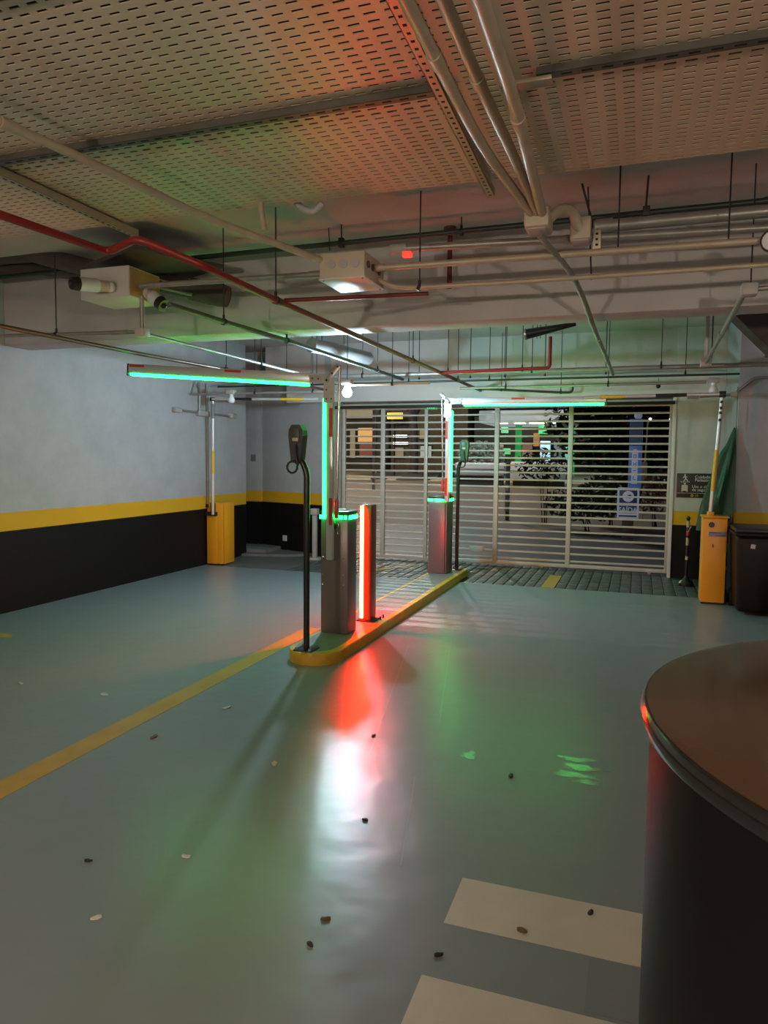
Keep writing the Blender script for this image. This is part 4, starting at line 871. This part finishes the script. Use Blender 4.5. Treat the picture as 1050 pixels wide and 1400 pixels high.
lit_box('fuel_pump', 'blue white fuel pump behind the dark bush', 'pump', 738, 603, 752, 630, 39, glow('pump_blue', (.45, .72, .95), .8)); lit_box('fuel_pump', 'dark framed display cabinet right of fuel pump', 'cabinet', 757, 604, 768, 628, 39, glow('cabinet_dim', (.12, .16, .18), .4))
lit_box('fuel_pump', 'teal lit machine at the right of the station', 'machine', 772, 611, 780, 629, 39, glow('machine_teal', (.10, .55, .42), .6))
sh = far_building('station shop with dim lit front', -10.2, -3.0, 47, 52, 4.2, mat('shop_wall', (.10, .10, .09), .7))
window(sh, 660, 608, 690, 625, 47, glow('shop_front', (.40, .36, .28), .5)); window(sh, 714, 608, 728, 626, 47, glow('shop_front2', (.30, .18, .12), .5))
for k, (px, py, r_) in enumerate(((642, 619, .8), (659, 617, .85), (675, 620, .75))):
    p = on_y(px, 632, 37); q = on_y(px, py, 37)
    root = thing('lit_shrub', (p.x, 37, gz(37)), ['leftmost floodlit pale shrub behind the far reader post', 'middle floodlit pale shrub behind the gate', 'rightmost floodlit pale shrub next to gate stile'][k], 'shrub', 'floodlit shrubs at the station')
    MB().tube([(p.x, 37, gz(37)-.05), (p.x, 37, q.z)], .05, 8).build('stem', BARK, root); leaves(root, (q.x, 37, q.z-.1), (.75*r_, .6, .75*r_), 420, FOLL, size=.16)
def low_wall(label, px0, px1, py0, py1, Y):
    p, q = on_y(px0, py1, Y), on_y(px1, py0, Y); root = thing('low_wall', ((p.x+q.x)/2, Y, gz(Y)-.05), label, 'wall')
    MB().box((p.x, Y, p.z), (q.x, Y+.5, q.z), bev=.06).build('parapet', mat('parapet_white', (.55, .56, .60), .5), root); MB().box((p.x+.1, Y+.12, gz(Y)-.1), (q.x-.1, Y+.45, p.z+.01)).build('plinth', FRM, root, smooth=False)
    MB().box((p.x+.02, Y-.012, p.z+(q.z-p.z)*.5), (q.x-.02, Y+.004, p.z+(q.z-p.z)*.53)).build('groove', FRM, root, smooth=False)
low_wall('white parapet across the street left of the gate stile', 622, 690, 633, 650, 30); low_wall('white parapet across the street behind the dark bush', 697, 775, 632, 657, 30)
# blue bollard sign post and planting by the drive
po = lit_box('parking_meter', 'slim pale blue post with head standing on the drive', 'post', 690, 632, 697, 700, 17, mat('post_blue_grey', (.24, .28, .36), .5), .1, True)
def bush(label, px, Y, r, n, h, m_=FOL, size=.07):
    p = on_y(px, 700, Y); root = thing('bush', (p.x, Y, gz(Y)), label, 'bush')
    for k in range(4): MB().tube([(p.x+.03*k, Y, gz(Y)-.05), (p.x+random.uniform(-.3, .3)*r[0], Y+random.uniform(-.2, .2), h)], [.014, .006], 6).build('stem', BARK, root)
    leaves(root, (p.x, Y, h), r, n, m_, size=size)
bush('dark leafy sapling in front of the white parapet', 742, 16.5, (.62, .35, .42), 330, 1.35); bush('dark low shrub right of the sapling', 800, 15.5, (.85, .4, .40), 700, .60); bush('dark shrub left of the exit totem', 832, 16.5, (.7, .4, .5), 700, .75)
bush('reddish lit shrub right of the exit totem', 893, 16.8, (.45, .3, .42), 420, .75, mat('reddish_foliage', (.22, .11, .06), .7, var=.4), .06)
bt = thing('background_tree', (-.5, 26, .2), 'dark tree mass filling the right of the gate', 'tree')
MB().tube([(-.6, 26, gz(26)-.1), (-.4, 26, 1.8), (-.2, 26, 4.5)], [.25, .2, .12], 10).build('trunk', BARK, bt); leaves(bt, (-.2, 26, 3.2), (3.0, 1.2, 2.3), 3200, FOL, size=.22)
bt = thing('background_wall', (2.0, 29, .2), 'dark boundary wall behind the right gate section', 'wall')
MB().box((-1.6, 29, .1), (6, 29.3, 7)).build('wall', mat('boundary_dark', (.022, .024, .014), .9, var=.4, vscale=.6), bt, smooth=False)
# exit totem
tt = thing('exit_totem', (-.16, 14.1, 0), 'blue and white exit totem with SAIDA panel outside the gate', 'sign')
NAVY = mat('totem_navy', (.012, .022, .075), .4, emit=(.012, .022, .075), estr=.35); TW = mat('totem_white', (.42, .47, .62), .45, emit=(.42, .47, .62), estr=.22); TB = mat('totem_blue', (.05, .10, .28), .4, emit=(.05, .10, .28), estr=.35)
MB().box((-.345, 14.0, .40), (.035, 14.16, .985), bev=.012).build('lower_box', TW, tt)
MB().box((-.31, 13.985, .71), (0.0, 14.0, .945), bev=.004).build('upper_panel', NAVY, tt); MB().box((-.31, 13.985, .52), (0.0, 14.0, .66), bev=.004).build('word_panel', NAVY, tt); MB().box((-.31, 13.985, .455), (0.0, 14.0, .485)).build('bar_mark', NAVY, tt, smooth=False)
MB().rod((-.155, 13.99, .83), (-.155, 13.975, .83), .10, 28).build('disc', TW, tt)
MB().prism([(-.20, .80), (-.13, .80), (-.13, .78), (-.09, .83), (-.13, .88), (-.13, .86), (-.16, .86), (-.16, .84), (-.20, .82)], 13.970, 13.976, 'y').build('arrow_mark', NAVY, tt, smooth=False)
text('lettering', 'SA\u00cdDA', .118, TW, tt, (-.155, 13.982, .548), align='CENTER', bold=.002)
MB().box((-.17, 14.05, .98), (.06, 14.2, 2.24), bev=.01).build('column', TB, tt); MB().box((-.165, 14.04, 1.75), (.055, 14.052, 2.2)).build('column_panel', NAVY, tt, smooth=False)
pill = MB(); pill.box((-.115, 14.035, 1.06), (-.01, 14.05, 1.64), bev=.006); pill.rod((-.0625, 14.04, 1.64), (-.0625, 14.05, 1.64), .0525, 24); pill.build('pill', TW, tt)
for k, zc in enumerate((1.56, 1.42, 1.30, 1.17)):
    mk = MB()
    if k != 2: mk.box((-.09, 14.03, zc-.035), (-.075, 14.036, zc+.035))
    if k in (0, 1): mk.box((-.05, 14.03, zc-.035), (-.035, 14.036, zc+.035))
    if k in (1, 2): mk.box((-.0895, 14.0295, zc-.008), (-.0355, 14.0355, zc+.008))
    if k in (0, 3): mk.box((-.0895, 14.0295, zc-.036), (-.0355, 14.0355, zc-.022))
    if k == 0: mk.box((-.0895, 14.0295, zc+.022), (-.0355, 14.0355, zc+.036))
    mk.build('letter_mark', TB, tt, smooth=False)
MB().lathe([(.05, 0), (.068, .03), (.068, .08), (.045, .11)], (-.03, 14.1, 2.25), 16).build('top_globe', TW, tt)
MB().box((-.25, 14.03, -.03), (-.05, 14.13, .41)).build('stand', FRM, tt, smooth=False)
# street lamps added only to light the road and its far side
def added_street_lamp(label, x, y, h, col, power, lean=0.9):
    z0 = gz(y); root = thing('added_street_lamp', (x, y, z0), label, 'added lamp')
    MB().tube([(x, y, z0-.1), (x, y, h-.3), (x+lean*.4, y, h), (x+lean, y, h+.05)], .06, 10, .3).build('pole', GALV, root)
    MB().box((x+lean-.1, y-.12, h), (x+lean+.4, y+.12, h+.1), bev=.03).build('head', BOXG, root)
    MB().box((x+lean-.05, y-.09, h-.02), (x+lean+.35, y+.09, h+.002)).build('diffuser', mat('added_lamp_diffuser_'+str(int(power)), (.9, .85, .7), .4, emit=col, estr=power), root, smooth=False)
added_street_lamp('added warm street lamp over the road on the left', -15.0, 29.0, 11, (1.0, .78, .48), STREET*2.6)
added_street_lamp('added warm street lamp over the road near the drive', -15.0, 17.0, 7.5, (1.0, .66, .45), STREET*.15)
added_street_lamp('added white street lamp over the road near the service station', -9.5, 26.0, 11.0, (.92, 1.0, .98), STREET*1.7)
gl = thing('garden_lamp', (.55, 18, 0), 'thin garden lamp pole with two tiny lights right of totem', 'lamp')
p = on_y(886, 575, 18); MB().tube([(p.x-.05, 18, gz(18)-.05), (p.x-.03, 18, 1.4), (p.x, 18, p.z)], .018, 8).build('pole', BEIGE, gl); MB().box((p.x-.11, 17.95, .98), (p.x+.02, 18.05, 1.45), bev=.01).build('meter_box', BEIGE, gl)
for px, py in ((889, 573), (917, 573)):
    q = on_y(px, py, 18); MB().sphere(q, .03, (1, 1, 1), 10, 8).build('light', glow('tiny_light', (1, .95, .85), 12), gl)
q = on_y(903, 574, 18); MB().rod((p.x, 18, p.z), (on_y(917, 573, 18).x, 18, q.z), .008, 6).build('cross_wire', FRM, gl)
